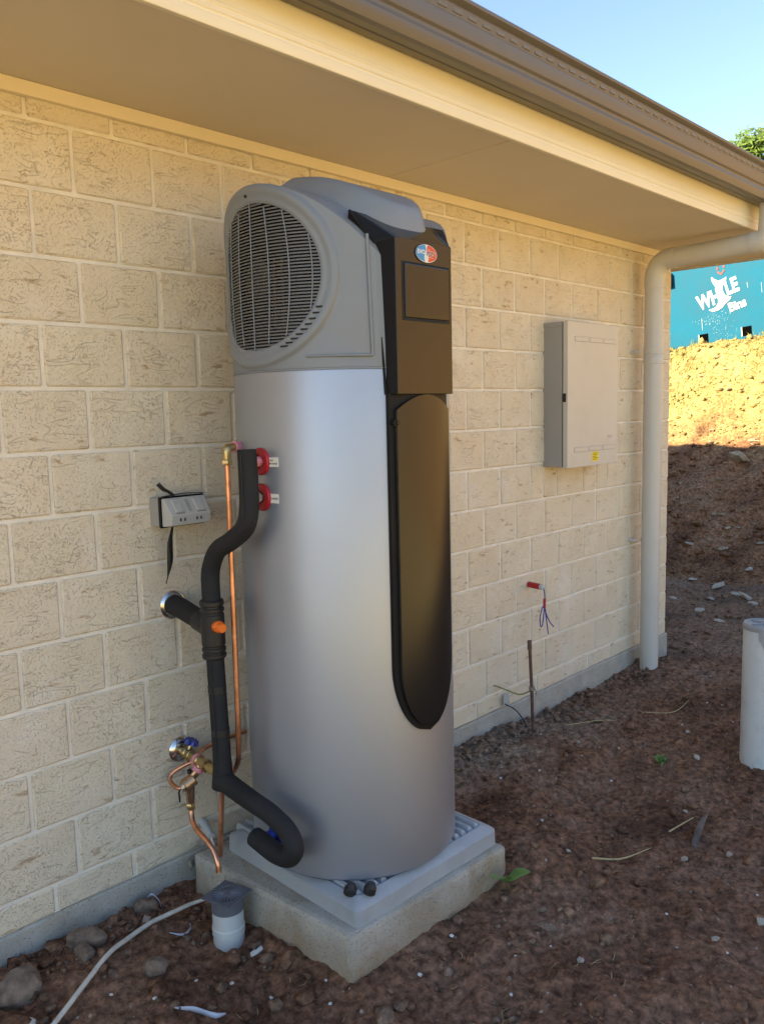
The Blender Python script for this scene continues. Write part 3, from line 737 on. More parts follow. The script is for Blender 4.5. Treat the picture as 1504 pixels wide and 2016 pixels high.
sticker(1.256, ['HOT', 'WATER OUTLET'], w=.043, fs=.0056); sticker(1.159, ['Mg  ANODE'])

# ------------------------------------------------------------------ insulated hot and cold pipework
ip = empty('insulated_pipe', (.2, -.25, .78)); tag(ip, 'black foam insulated pipe with tempering valve tee beside the tank', 'pipe')
def K(o): return P_(ip, o)
K(tube('pipe_sleeve', [(.214, -.424, 1.292), (.214, -.426, 1.21), (.214, -.424, 1.14), (.212, -.405, 1.085), (.208, -.345, 1.043), (.203, -.285, 1.010), (.201, -.252, .955), (.200, -.248, .90), (.2, -.250, .85)], [.0255, .026, .0265, .0265, .026, .0255, .026, .026, .026], 'foam', ip, 24))
K(tube('outlet_nipple', [(.28, -.411, 1.257), (.23, -.418, 1.257)], .014, 'pink', ip, 12, straight=True))
K(tube('pipe_sleeve', [(.2, -.252, .72), (.2, -.258, .55), (.2, -.262, .42), (.2, -.262, .36), (.2, -.258, .318)], [.0255, .0255, .026, .029, .031], 'foam', ip, 24))
K(tube('pipe_sleeve', [(.197, -.262, .345), (.197, -.315, .334), (.197, -.40, .322), (.197, -.49, .310), (.199, -.553, .283), (.201, -.571, .243), (.203, -.548, .210), (.207, -.49, .196), (.212, -.425, .200), (.213, -.385, .205)],
       [.0295, .029, .0275, .0265, .0265, .027, .0265, .027, .028, .027], 'foam', ip, 24))
K(tube('inlet_nipple', [(.285, -.41, .205), (.225, -.412, .205)], .014, 'blue', ip, 12, straight=True))
K(tube('lagging_seam', [(.1865, -.4335, 1.285), (.1855, -.434, 1.15), (.1855, -.430, 1.10)], .0012, 'rubber', ip, 6))
K(tube('lagging_seam', [(.1735, -.266, .69), (.1735, -.272, .55), (.1735, -.276, .40)], .0012, 'rubber', ip, 6))
for zz in (.60, .475): K(lathe('lagging_tape', [(.0250, 0), (.0264, .001), (.0264, .020), (.0250, .021)], 'rubber', ip, (.2, -.2555-.05*(.6-zz), zz), (0, .02, 1), 24))
# tempering valve jacket
jp = [(.0, .0), (.031, 0), (.034, .004), (.034, .012), (.031, .015), (.031, .019), (.034, .022), (.034, .030), (.031, .033), (.031, .037), (.0335, .040), (.0335, .126), (.031, .129), (.031, .133), (.034, .136), (.034, .144), (.031, .147), (.031, .151), (.0345, .154), (.0345, .164), (.031, .168), (0, .168)]
K(lathe('valve_jacket', jp, 'rubber', ip, (.2, -.250, .700), (0, .008, 1), 32, 25))
K(tube('branch_jacket', [(.2, -.25, .782), (.208, -.19, .790), (.212, -.165, .793)], [.030, .030, .031], 'rubber', ip, 24))
K(tube('branch_sleeve', [(.211, -.172, .793), (.218, -.10, .803), (.225, -.03, .811), (.227, .004, .812)], [.028, .030, .031, .032], 'foam', ip, 24))
K(lathe('wall_flange', [(.044, .0), (.044, .002), (.038, .008), (.034, .009), (0, .009)], 'chrome', ip, (.227, -.001, .812), (0, -1, 0), 36))
cap = K(lathe('test_cap', [(.0, -.005), (.0165, -.005), (.0165, .010), (.0135, .012), (.0135, .028), (.0115, .031), (0, .031)], 'orange', ip, (.194, -.282, .797), (-.15, -1, .0), 20))

# relief drain in copper
cd = empty('copper_drain_pipe', (.234, -.304, .08)); tag(cd, 'copper relief drain pipe hanging from the brass elbow behind the insulated pipe', 'pipe')
def K(o): return P_(cd, o)
K(tube('copper_tube', [(.236, -.304, 1.262), (.235, -.3035, .95), (.233, -.303, .60), (.232, -.302, .45), (.236, -.290, .395), (.246, -.255, .352), (.243, -.222, .318), (.236, -.205, .285), (.230, -.202, .22), (.219, -.2, .075)], .0078, 'copper', cd, 14, 10))
K(tube('elbow', [(.236, -.304, 1.255), (.236, -.304, 1.282), (.241, -.302, 1.293), (.262, -.297, 1.294), (.278, -.294, 1.294)], .0115, 'brass', cd, 14, 5))
K(lathe('compression_nut', [(.0, .0), (.0145, 0), (.0155, .003), (.0155, .013), (.013, .017), (0, .017)], 'brass', cd, (.236, -.304, 1.246), (0, 0, 1), 6, 30))
K(tube('relief_outlet', [(.264, -.297, 1.294), (.296, -.288, 1.294)], .0155, 'pink', cd, 14, straight=True))

# cold water valve set
vs = empty('valve_set', (.215, -.10, .34)); tag(vs, 'brass cold water valve set with blue handle on the wall', 'valve')
def K(o): return P_(vs, o)
K(lathe('wall_flange', [(.040, .0), (.040, .002), (.034, .010), (.022, .014), (0, .014)], 'chrome', vs, (.224, -.001, .352), (0, -1, 0), 36))
K(lathe('valve_body', [(0, .0), (.013, 0), (.013, .018), (.0175, .020), (.0175, .034), (.0145, .037), (.0145, .05), (.018, .052), (.018, .058), (.0155, .06), (.0155, .085), (.018, .087), (.018, .105), (.014, .108), (.014, .20), (0, .20)], 'brass', vs, (.224, -.010, .352), (-.05, -1, -.05), 20, 25))
hd = []
for k in range(48):
    th = 2*math.pi*k/48; hd.append((.021+.0028*math.sin(9*th), th))
V = []; ax = Vector((.35, -.25, 1)).normalized(); e1 = ax.orthogonal().normalized(); e2 = ax.cross(e1); c0 = Vector((.236, -.045, .378))
for hgt in (0, .013):
    for r, th in hd: V.append(c0+ax*hgt+(e1*math.cos(th)+e2*math.sin(th))*r*(1 if hgt == 0 else .9))
F = [tuple(range(48))[::-1], tuple(range(48, 96))]+[(k, (k+1) % 48, 48+(k+1) % 48, 48+k) for k in range(48)]
K(mesh_obj('handle', V, F, 'blue', vs, angle=50))
K(tube('handle_stem', [(.224, -.045, .352), tuple(c0)], .008, 'brass', vs, 10, straight=True))
for o_, c_ in ((.090, 'pink'), (.140, 'bronze')):
    K(lathe('joint', [(0, 0), (.0205, 0), (.0205, .011), (0, .011)], c_, vs, (.224-.05*o_, -.010-o_, .352-.05*o_), (-.05, -1, -.05), 6 if c_ == 'bronze' else 20))
K(tube('relief_arm', [(.219, -.125, .346), (.207, -.118, .322), (.190, -.105, .300)], .0135, 'bronze', vs, 14, straight=True))
K(lathe('joint', [(0, 0), (.0175, 0), (.0175, .013), (0, .013)], 'pink', vs, (.212, -.121, .332), (-.62, .3, -1), 14))
K(lathe('relief_valve', [(0, 0), (.018, 0), (.020, .003), (.020, .034), (.017, .037), (.016, .042), (0, .043)], 'bronze', vs, (.200, -.113, .300), (-1, .28, -.55), 18, 30))
K(tube('relief_body', [(.184, -.108, .294), (.187, -.105, .228)], [.016, .0125], 'bronze', vs, 14, straight=True))
K(lathe('relief_lever_boss', [(0, 0), (.014, 0), (.012, .008), (0, .008)], 'steel', vs, (.165, -.105, .281), (-1, .2, -.5), 14))
K(tube('relief_lever', [(.153, -.104, .276), (.149, -.105, .268), (.150, -.106, .240)], .0025, 'blackmatt', vs, 8))
K(tube('relief_knob', [(.187, -.108, .318), (.186, -.107, .330)], .007, 'rubber', vs, 10, straight=True))
K(lathe('compression_nut', [(0, 0), (.0125, 0), (.0145, .003), (.0145, .014), (.012, .018), (.009, .020), (.009, .034), (0, .034)], 'brass', vs, (.187, -.105, .206), (0, 0, 1), 6, 30))
K(tube('copper_tube', [(.187, -.105, .218), (.186, -.107, .195), (.180, -.122, .172), (.175, -.155, .155), (.178, -.195, .138), (.180, -.225, .118), (.178, -.246, .090), (.177, -.252, .062)], .0082, 'copper', vs, 14, 8))
K(tube('bypass_tube', [(.235, -.075, .333), (.205, -.055, .322), (.172, -.040, .306), (.158, -.042, .292), (.156, -.060, .278), (.162, -.085, .272), (.178, -.103, .276)], .0065, 'copper', vs, 12, 6))
K(tube('bypass_tube', [(.226, -.11, .338), (.262, -.05, .342), (.33, -.025, .342), (.46, -.022, .344)], .0065, 'copper', vs, 12, 6))

# condensate stub and hose
cs = tube('conduit_stub', [(.289, .02, .094), (.284, -.03, .083), (.272, -.075, .068)], .0125, 'conduit', None, 14, 4); tag(cs, 'short grey plastic pipe stub poking out of the lowest brick course', 'pipe')
gz = lambda x, y: float(ground_z(x, y))
hp = [(.272, -.075, .068), (.262, -.11, .04), (.245, -.155, .015), (.224, -.190, -.01), (.204, -.185, -.035), (.180, -.170, -.055), (.140, -.150, gz(.14, -.15)+.035), (.075, -.138, gz(.075, -.138)+.02), (.01, -.140, gz(.01, -.14)+.015), (-.07, -.165, gz(-.07, -.165)+.018),
      (-.15, -.205, gz(-.15, -.205)+.016), (-.24, -.252, gz(-.24, -.252)+.014), (-.34, -.302, gz(-.34, -.302)+.014), (-.50, -.40, gz(-.5, -.4)+.012), (-.75, -.52, gz(-.75, -.52)+.012)]
hr = [.004, .004, .004, .004, .0045, .0045, .0058, .0066, .0066, .0066, .0066, .0066, .0066, .0066, .0066]
ho = tube('drain_hose', hp, hr, 'hose', None, 12, 8); tag(ho, 'grubby white drain hose snaking over the soil to the lower left', 'hose')

# grated floor waste riser
fwr = empty('drain_riser', (.152, -.325, -.12)); tag(fwr, 'white plastic drain riser with grey square grate beside the slab', 'drain')
def K(o): return P_(fwr, o)
c = (.152, -.325)
K(lathe('pipe', [(.044, -.18), (.044, -.075), (.0465, -.074), (.0465, -.055), (.044, -.052), (.044, .012), (.040, .012), (.040, -.02)], 'pvc', fwr, (*c, 0), seg=40))
K(lathe('collar', [(.0395, -.01), (.0455, -.006), (.0455, .018), (.048, .030), (.044, .032), (.0395, .030)], 'pvcgrey', fwr, (*c, 0), seg=40))
bm = bmesh.new(); rotm = at(*c, .034) @ Matrix.Rotation(R_(14), 4, 'Z')
nseg = 64; sq = .051; outer, inner = [], []
for k in range(nseg):
    th = 2*math.pi*k/nseg+math.pi/4; cs_, sn = math.cos(th), math.sin(th); q = sq/max(abs(cs_), abs(sn))
    outer.append((cs_*q, sn*q)); inner.append((cs_*.043, sn*.043))
V = [(x, y, z) for z in (0, .004) for x, y in outer]+[(x, y, z) for z in (0, .004) for x, y in inner]; F = []
for k in range(nseg):
    j = (k+1) % nseg; F += [(k, j, nseg+j, nseg+k), (nseg+k, nseg+j, 3*nseg+j, 3*nseg+k), (2*nseg+j, 2*nseg+k, 3*nseg+k, 3*nseg+j), (j, k, 2*nseg+k, 2*nseg+j)]
V = [rotm @ Vector(v) for v in V]; bm.free()
K(mesh_obj('grate_frame', V, F, 'pvcgrey', fwr, angle=40))
for k in range(24):
    th = 2*math.pi*k/24; a = rotm @ Vector((.008*math.cos(th), .008*math.sin(th), .0025)); b_ = rotm @ Vector((.044*math.cos(th), .044*math.sin(th), .0025))
    K(tube('grate_bar', [a, b_], .0016, 'bar', fwr, 5, straight=True))
K(lathe('grate_hub', [(.010, .0), (.010, .004), (.006, .005), (0, .005)], 'pvcgrey', fwr, (*c, .034), seg=20))
K(lathe('sump', [(.0392, .018), (.0, .018)], 'hole', fwr, (*c, 0), seg=24))

# ------------------------------------------------------------------ power outlet
po = empty('power_outlet', (.235, 0, 1.105)); tag(po, 'grey weatherproof double power outlet on the brick wall', 'power outlet')
def K(o): return P_(po, o)
K(box('back_box', (.168, -.048, 1.060), (.318, .006, 1.146), 'outlet2', po, .005, 2))
K(box('gasket', (.166, -.058, 1.058), (.320, -.048, 1.149), 'blackmatt', po, .003))
V = []
for x0, x1, y0, y1, z0_, z1_ in ((.172, .314, -.058, -.058, 1.062, 1.145),):
    V = [(x0, -.058, z0_), (x1, -.058, z0_), (x1, -.058, z1_), (x0, -.058, z1_), (x0+.004, -.100, z0_+.004), (x1-.004, -.100, z0_+.004), (x1-.004, -.106, z0_+.036), (x0+.004, -.106, z0_+.036), (x1-.002, -.068, z1_), (x0+.002, -.068, z1_)]
F = [(0, 1, 2, 3), (4, 7, 6, 5), (7, 9, 8, 6), (0, 4, 5, 1), (1, 5, 6, 8, 2), (2, 8, 9, 3), (3, 9, 7, 4, 0)]
bm = bmesh.new(); vv = [bm.verts.new(p) for p in V]
for f in F: bm.faces.new([vv[i] for i in f])
bmesh.ops.bevel(bm, geom=list(bm.edges), offset=.003, segments=2, affect='EDGES', profile=.5)
K(bm_obj('cover', bm, 'outlet', po, 40))
nf = Vector((0, -.072, .030)).normalized(); upv = Vector((0, .030, .072)).normalized(); upv = Vector((0, .629, .777)); nf = Vector((0, -.777, .629))
c0 = Vector((.243, -.0870, 1.1215))
def facem(dx_, du): 
    p = c0+Vector((dx_, 0, 0))+upv*du; return Matrix(((1, 0, 0, p.x), (0, upv.y, nf.y, p.y), (0, upv.z, nf.z, p.z), (0, 0, 0, 1)))
for dx_ in (-.036, .036):
    K(box('switch', (-.014, -.024, -.001), (.014, .022, .004), 'outlet', po, .002, 1, facem(dx_, 0)))
    K(box('switch_edge', (-.0155, -.026, -.001), (.0155, -.0225, .0052), 'outlet2', po, .001, 1, facem(dx_, 0)))
    for r in (.007, .0045):
        K(tube('switch_mark', [facem(dx_, .006) @ Vector((r*math.cos(t), r*math.sin(t), .0042)) for t in np.linspace(.6, 2.5, 8)], .0005, 'outlet2', po, 5, straight=True))
K(box('indicator', (-.006, -.022, 0), (.006, .022, .0022), 'outlet2', po, .001, 1, facem(0, 0)))
for dx_ in (-.03, .025):
    for a in (-.007, .007): K(box('socket_slot', (.243+dx_+a-.0014, -.1065, 1.079), (.243+dx_+a+.0014, -.10, 1.088), 'ink', po))
# black tape tied round it
def band(name, pts, w, axis, mat, parent, th=.0008):
    P = catmull(pts, 6); V, F = [], []; ws = np.interp(np.linspace(0, 1, len(P)), np.linspace(0, 1, len(w)), w)
    A = [Vector(a).normalized() for a in axis] if isinstance(axis, list) else None
    for i, p in enumerate(P):
        ax_ = Vector(axis).normalized() if A is None else (A[0].lerp(A[-1], i/(len(P)-1))).normalized()
        V += [p-ax_*ws[i]/2, p+ax_*ws[i]/2]
    for i in range(len(P)-1): F.append((2*i, 2*i+1, 2*i+3, 2*i+2))
    o = mesh_obj(name, V, F, mat, parent, True); m = o.modifiers.new('t', 'SOLIDIFY'); m.thickness = th; return o
tp = empty('black_tape', (.19, -.06, 1.03)); tag(tp, 'loose black tape tied round the power outlet', 'tape')
P_(tp, band('tape_band', [(.20, -.066, 1.060), (.188, -.068, 1.015), (.186, -.066, .96), (.180, -.06, .915), (.176, -.055, .892)], [.012, .021, .017, .004, .003], [(1, .6, 0), (.3, -1, 0)], 'rubber', tp))
P_(tp, band('tape_band', [(.215, -.060, 1.150), (.200, -.055, 1.163), (.186, -.05, 1.172), (.172, -.045, 1.188)], [.010, .010, .013, .014], (.4, -.7, .6), 'rubber', tp))
P_(tp, band('tape_band', [(.176, -.0595, 1.150), (.25, -.0615, 1.155), (.318, -.0595, 1.151)], [.012, .012, .012], (0, 1, .1), 'rubber', tp))

# ------------------------------------------------------------------ meter box
mb = empty('meter_box', (2.50, 0, 1.10)); tag(mb, 'beige steel meter box mounted on the brick wall', 'meter box')
def K(o): return P_(mb, o)
mx0, mx1, mz0, mz1 = 2.267, 2.735, 1.10, 1.772
K(box('body', (mx0, -.098, mz0), (mx1-.004, .006, mz1-.002), 'meterdark', mb, .003))
K(box('top_lip', (mx0-.003, -.100, mz1-.022), (mx1, .004, mz1+.001), 'meterdark', mb, .002))
K(box('gap', (mx0+.003, -.104, mz0+.003), (mx1-.006, -.098, mz1-.004), 'ink', mb))
door = K(box('door', (mx0-.002, -.130, mz0-.004), (mx1+.003, -.104, mz1+.002), 'meter', mb, .004, 2))
def D(o): o.matrix_parent_inverse = Matrix.Translation(-mb.location); o.parent = door; o.matrix_parent_inverse = Matrix.Identity(4); return o
for z in (1.684, 1.168):
    for k in range(3):
        x = 2.325+k*.132
        for (a, b_, e, f_) in ((x, x+.118, z, z+.0015), (x, x+.118, z+.022, z+.0235), (x, x+.0015, z, z+.0235), (x+.1165, x+.118, z, z+.0235)):
            D(box('louvre_edge', (a, -.1312, e), (b_, -.129, f_), 'meterdark', door))
        D(box('louvre', (x+.0016, -.1318, z+.0016), (x+.1164, -.129, z+.0219), 'meter', door, .001))
K(box('latch', (mx0-.006, -.122, 1.405), (mx0-.001, -.106, 1.445), 'ink', mb, .002))
yl = D(box('sticker', (2.487, -.1308, 1.118), (2.548, -.1296, 1.163), 'yellow', door))
for i in range(5): D(box('sticker_text', (2.493+.004*(i % 2), -.1312, 1.155-i*.0075), (2.541-.006*(i % 3), -.1304, 1.1575-i*.0075), 'ink', door))
D(text('embossed_mark', 'ooo', .030, 'meter', door, at(2.66, -.1302, 1.235) @ FRONT, .0, .0012))

# ------------------------------------------------------------------ capped stub with blue tie
rp = empty('capped_pipe_stub', (2.13, 0, .55)); tag(rp, 'red taped pipe stub with blue wire tie on the wall', 'pipe stub')
def K(o): return P_(rp, o)
K(tube('pipe', [(2.132, .01, .553), (2.128, -.088, .550)], .0125, 'pvc', rp, 16, straight=True))
K(tube('red_tape', [(2.1315, -.004, .553), (2.1285, -.070, .5505)], .0138, 'red', rp, 16, straight=True))
K(tube('blue_tie', [(2.128, -.074, .563), (2.130, -.089, .54), (2.131, -.093, .51), (2.130, -.092, .470), (2.108, -.094, .455), (2.090, -.095, .415), (2.092, -.096, .375), (2.108, -.095, .375), (2.124, -.093, .43), (2.132, -.092, .465)], .0027, 'blue', rp, 8))
K(tube('blue_tie', [(2.130, -.092, .47), (2.142, -.095, .42), (2.166, -.10, .378), (2.190, -.105, .352)], .0027, 'blue', rp, 8))
K(tube('blue_tie', [(2.130, -.092, .47), (2.139, -.097, .40), (2.150, -.10, .325)], .0027, 'blue', rp, 8))
K(tube('red_tape', [(2.131, -.0925, .497), (2.130, -.092, .452)], .0065, 'red', rp, 10, straight=True))

# earth stake
es_ = empty('earth_stake', (1.937, -.16, -.1)); tag(es_, 'rusty earth stake with clamp standing in the soil by the wall', 'stake')
def K(o): return P_(es_, o)
K(tube('rod', [(1.938, -.160, -.16), (1.922, -.160, .14), (1.906, -.160, .353)], .0075, 'rust', es_, 10, straight=True))
K(tube('rod_end', [(1.9075, -.16, .315), (1.9057, -.16, .357)], .0098, 'rust', es_, 10, straight=True))
K(lathe('clamp', [(.008, 0), (.013, .001), (.013, .017), (.008, .018)], 'steel', es_, (1.9225, -.16, .125), (-.07, 0, 1), 12))
K(tube('clamp_screw', [(1.897, -.175, .134), (1.952, -.145, .134)], .0038, 'steel', es_, 8, straight=True))
K(tube('earth_wire', [(1.930, -.163, .14), (1.940, -.172, .118), (1.942, -.17, .10)], .003, 'steel', es_, 8))
K(tube('earth_wire', [(1.922, -.150, .118), (1.90, -.11, .10), (1.875, -.06, .115), (1.858, -.015, .128), (1.852, .0, .13)], .0032, 'grass', es_, 8))
K(box('wire_tag', (1.905, -.020, .02), (1.945, -.0165, .075), 'conduit', es_, .002))
K(tube('earth_wire', [(1.915, -.02, .03), (1.945, -.06, .0), (1.955, -.1, -.05), (1.957, -.12, -.11)], .003, 'rubber', es_, 8))

# white riser on the right
wr = empty('pvc_riser', (2.345, -1.005, -.15)); tag(wr, 'white plastic riser pipe with taped top standing in open soil', 'pipe')
def K(o): return P_(wr, o)
wc = (2.345, -1.005)
K(lathe('pipe', [(.080, -.25), (.080, .478), (.075, .478), (.075, .40)], 'pvc', wr, (*wc, 0), seg=48))
K(lathe('tape_cover', [(.082, .462), (.0832, .466), (.0832, .480), (.078, .487), (.070, .482), (.03, .486), (0, .483)], 'tape', wr, (*wc, 0), seg=48))
V, F = [], []
for i, th in enumerate(np.linspace(R_(185), R_(228), 8)):
    for z, k in ((.47, 1), (.43-.07*max(0, 1-abs(i-4.5)/4), 1)): V.append((wc[0]+.0838*math.cos(th), wc[1]+.0838*math.sin(th), z))
for i in range(7): F.append((2*i, 2*i+1, 2*i+3, 2*i+2))
o = K(mesh_obj('tape_tail', V, F, 'tape', wr)); o.modifiers.new('t', 'SOLIDIFY').thickness = .001
for i in range(4): 
    a = i*1.3; K(tube('tape_fold', [(wc[0]+.06*math.cos(a), wc[1]+.06*math.sin(a), .487), (wc[0]+.01*math.cos(a+.8), wc[1]+.02*math.sin(a+.8), .488), (wc[0]-.05*math.cos(a+.5), wc[1]-.05*math.sin(a+.5), .486)], .003, 'tape', wr, 6))
for th, z in ((220, .13), (212, .17)): K(tube('scuff', [(wc[0]+.0803*math.cos(R_(th)), wc[1]+.0803*math.sin(R_(th)), z), (wc[0]+.0803*math.cos(R_(th+4)), wc[1]+.0803*math.sin(R_(th+4)), z-.012)], .0015, 'chip', wr, 6, straight=True))

# ------------------------------------------------------------------ skip bin on the bank
sb = empty('skip_bin', (8.75, 1.75, 2.10)); sb.rotation_euler = (R_(-5.5), 0, 0)
tag(sb, 'bright cyan steel skip bin with white whale lettering on top of the bank', 'skip bin')
def bb(name, lo, hi, mat, bev=.004): return box(name, lo, hi, mat, sb, bev)
L0, L1, BH = -3.4, 2.2, 1.50
bb('side', (0, L0, -.02), (.05, L1, BH), 'bin'); bb('side', (1.75, L0, -.02), (1.8, L1, BH), 'bin')
bb('end', (.05, L0, -.02), (1.75, L0+.05, BH), 'bin'); bb('end', (.05, L1-.05, -.02), (1.75, L1, BH), 'bin'); bb('floor', (.05, L0+.05, .0), (1.75, L1-.05, .06), 'bin')
bb('top_rail', (-.04, L0, BH), (.09, L1, BH+.09), 'bin'); bb('top_rail', (1.71, L0, BH), (1.84, L1, BH+.09), 'bin')
for y in (.23, -.27):
    bb('fork_pocket', (-.004, y-.055, .02), (.02, y+.055, .125), 'hole', .0); bb('pocket_edge', (-.008, y+.050, .02), (.0, y+.06, .125), 'binwhite', .0)
bb('lug', (-.07, .56, .76), (.0, .64, .92), 'blackmatt'); bb('lug', (-.05, .82, .70), (.0, .95, .80), 'blackmatt'); bb('lug', (-.09, .58, .86), (-.02, .86, .90), 'bin')
BINM = Matrix(((0, 0, -1, -.004), (-1, 0, 0, 0), (0, 1, 0, 0), (0, 0, 0, 1)))     # x right (-Y), y up
def bt(x, y, rot): return BINM @ at(x, y, 0) @ Matrix.Rotation(R_(rot), 4, 'Z')
tm = 12
text('lettering', 'WH', .27, 'binwhite', sb, bt(-.135, .505, tm) @ Matrix.Diagonal((.56, .86, 1, 1)), .010, .002)
text('lettering', 'LE', .27, 'binwhite', sb, bt(.135, .605, tm) @ Matrix.Diagonal((.56, .86, 1, 1)), .010, .002)
text('lettering', 'Bins', .17, 'binwhite', sb, bt(.185, .385, tm) @ Matrix.Diagonal((.72, .86, 1, 1)), .004, .002)
# whale: tail flukes and body standing for the letter A  (u right, v up, in metres)
wp = [(-.135, .86), (-.075, .805), (-.02, .775), (.03, .775), (.085, .79), (.125, .81), (.118, .755), (.085, .705), (.052, .675), (.050, .60), (.075, .53), (.12, .485), (.19, .475), (.165, .43), (.09, .385), (.02, .325), (-.06, .29), (-.15, .288), (-.22, .325),
      (-.15, .333), (-.085, .355), (-.045, .41), (-.035, .50), (-.042, .60), (-.07, .675), (-.11, .745), (-.138, .81)]
wp = [(x*.66+.0, .365+(y-.288)*.70) for x, y in wp]
V = [BINM @ Vector((x, y, .003)) for x, y in wp]+[BINM @ Vector((x, y, 0)) for x, y in wp]; n = len(wp)
mesh_obj('whale_emblem', V, [tuple(range(n))]+[(i, n+i, n+(i+1) % n, (i+1) % n) for i in range(n)], 'binwhite', sb)
for k in range(7):
    th = 2*math.pi*k/7+.3; cx_, cy_ = .025+.038*math.cos(th), .835+.058*math.sin(th); e = []
    for a in np.linspace(0, 2*math.pi, 12)[:-1]:
        du, dv = .019*math.cos(a), .012*math.sin(a); e.append((cx_+du*math.cos(th+1.57)-dv*math.sin(th+1.57), cy_+du*math.sin(th+1.57)+dv*math.cos(th+1.57)))
    V = [BINM @ Vector((x, y, .002)) for x, y in e]; mesh_obj('ring_segment', V, [tuple(range(len(e)))], 'binred', sb)
V, F = [], []
for k in range(160):          # paint overspray specks under the emblem
    q = abs(random.gauss(0, .55)); x = -.12+random.gauss(0, .10)+.13*q; y = .33-.26*min(1.1, q)+random.gauss(0, .03); s = random.uniform(.001, .0028)
    if y < .03 or (y < .21 and (abs(x+.23) < .1 or abs(x-.27) < .1)): continue
    n = len(V); V += [BINM @ Vector((x+s*math.cos(a), y+s*math.sin(a), .0015)) for a in (0, 1.26, 2.5, 3.8, 5.0)]; F.append(tuple(range(n, n+5)))
for k in range(4):
    x, y, a, l = random.uniform(-.6, .9), random.uniform(.1, .9), random.uniform(1.2, 1.9), random.uniform(.04, .16); n = len(V); w_ = .0012
    V += [BINM @ Vector((x+w_, y, .0015)), BINM @ Vector((x+w_+l*math.cos(a), y+l*math.sin(a), .0015)), BINM @ Vector((x-w_+l*math.cos(a), y+l*math.sin(a), .0015)), BINM @ Vector((x-w_, y, .0015))]; F.append((n, n+1, n+2, n+3))
kind(mesh_obj('paint_specks', V, F, 'binwhite', sb), 'stuff')

# ------------------------------------------------------------------ tree beyond
def leaf_material():
    m, nt, b = nodes('tree_leaves'); P = pos(nt)
    n = N(nt, 'ShaderNodeTexNoise', Scale=1.6, Detail=3.0); nt.links.new(P, n.inputs['Vector'])
    c = ramp(nt, n.outputs[0], [(.35, (.05, .10, .02)), (.55, (.11, .17, .03)), (.7, (.20, .23, .04))]).outputs[0]
    nt.links.new(c, b.inputs['Base Color']); b.inputs['Roughness'].default_value = .5
    return m
M['treeleaf'] = leaf_material()
def tree(x, y, z, h, rad, label, nleaf=16000):
    t = empty('tree', (x, y, z)); tag(t, label, 'tree', 'trees beyond the bank')
    V, F = [], []
    def add(path, rads):
        v, f = tube_data(path, rads, 8); n = len(V); V.extend(v); F.extend(tuple(n+i for i in q) for q in f)
    tr = catmull([(0, 0, -.3), (.1, .05, h*.25), (-.05, .1, h*.5), (.05, 0, h*.8)], 5); add(tr, list(np.linspace(.22, .06, len(tr))))
    cl = []
    for k in range(26):
        a = random.uniform(0, 6.28); zz = random.uniform(.42, .97); rr = rad*math.sqrt(max(.05, 1-((zz-.62)/.42)**2))*random.uniform(.45, 1)
        p = Vector((rr*math.cos(a), rr*math.sin(a), h*zz)); cl.append((p, random.uniform(.35, .62)*rad*.55))
        s = Vector((0, 0, h*max(.25, zz-.3))); add([s, s.lerp(p, .5)+Vector((0, 0, .15)), p], [.06, .04, .015])
    mesh_obj('trunk', V, F, 'bark', t, True)
    LV, LF = [], []
    for k in range(nleaf):
        p, r = random.choice(cl); d = Vector((random.gauss(0, 1), random.gauss(0, 1), random.gauss(0, .8))).normalized()*r*random.uniform(.3, 1)**.5
        q = p+d; a = Vector((random.gauss(0, 1), random.gauss(0, 1), random.gauss(0, 1)-.4)).normalized(); b_ = a.orthogonal().normalized(); l = random.uniform(.10, .18); w = l*.45; n = len(LV)
        LV += [q, q+a*l*.5+b_*w*.5, q+a*l, q+a*l*.5-b_*w*.5]; LF.append((n, n+1, n+2, n+3))
    mesh_obj('crown', LV, LF, 'treeleaf', t)
random.seed(31); tree(20, 5.05, 2.2, 5.75, 1.7, 'sunlit green tree showing over the right end of the roof')

# ------------------------------------------------------------------ stones, clods, litter
def rock_mesh(seed, sub=2, flat=.7):
    r = random.Random(seed); bm = bmesh.new(); bmesh.ops.create_icosphere(bm, subdivisions=sub, radius=1)
    pl_ = [(Vector((r.gauss(0, 1), r.gauss(0, 1), r.gauss(0, 1))).normalized(), r.uniform(.55, .9)) for _ in range(9)]
    for v in bm.verts:
        d = v.co.normalized(); q = 1.0
        for n, o in pl_:
            k = d.dot(n)
            if k > 0: q = min(q, o/k)
        v.co = d*q*(1+r.uniform(-.05, .05)); v.co.z *= flat
    me = bpy.data.meshes.new('stone'); bm.to_mesh(me); bm.free()
    me.polygons.foreach_set('use_smooth', [True]*len(me.polygons)); me.set_sharp_from_angle(angle=R_(32)); return me
big = [rock_mesh(i, 3, .8) for i in range(4)]; small = [rock_mesh(20+i, 1, .6) for i in range(6)]
def stone(name, me, mat, p, s, label, cat, group=None, rz=None, sink=.3):
    me2 = me if me.materials and me.materials[0] == M[mat] else me.copy()
    if not me2.materials: me2.materials.append(M[mat])
    else: me2.materials[0] = M[mat]
    o = bpy.data.objects.new(name, me2); link(o); s = s if hasattr(s, '__len__') else (s, s, s)
    o.scale = s; o.location = (p[0], p[1], p[2]+s[2]*sink); o.rotation_euler = (random.uniform(-.3, .3), random.uniform(-.3, .3), random.uniform(0, 6.28) if rz is None else rz)
    return tag(o, label, cat, group)
def G(x, y): return (x, y, gz(x, y))
stone('rock', big[0], 'rock', G(-.365, -.135), (.062, .060, .075), 'big rounded brown rock against the footing at the lower left', 'rock')
stone('rock', big[1], 'rock', G(-.16, -.10), (.055, .040, .04), 'brown rock half buried beside the footing, behind the hose', 'rock')
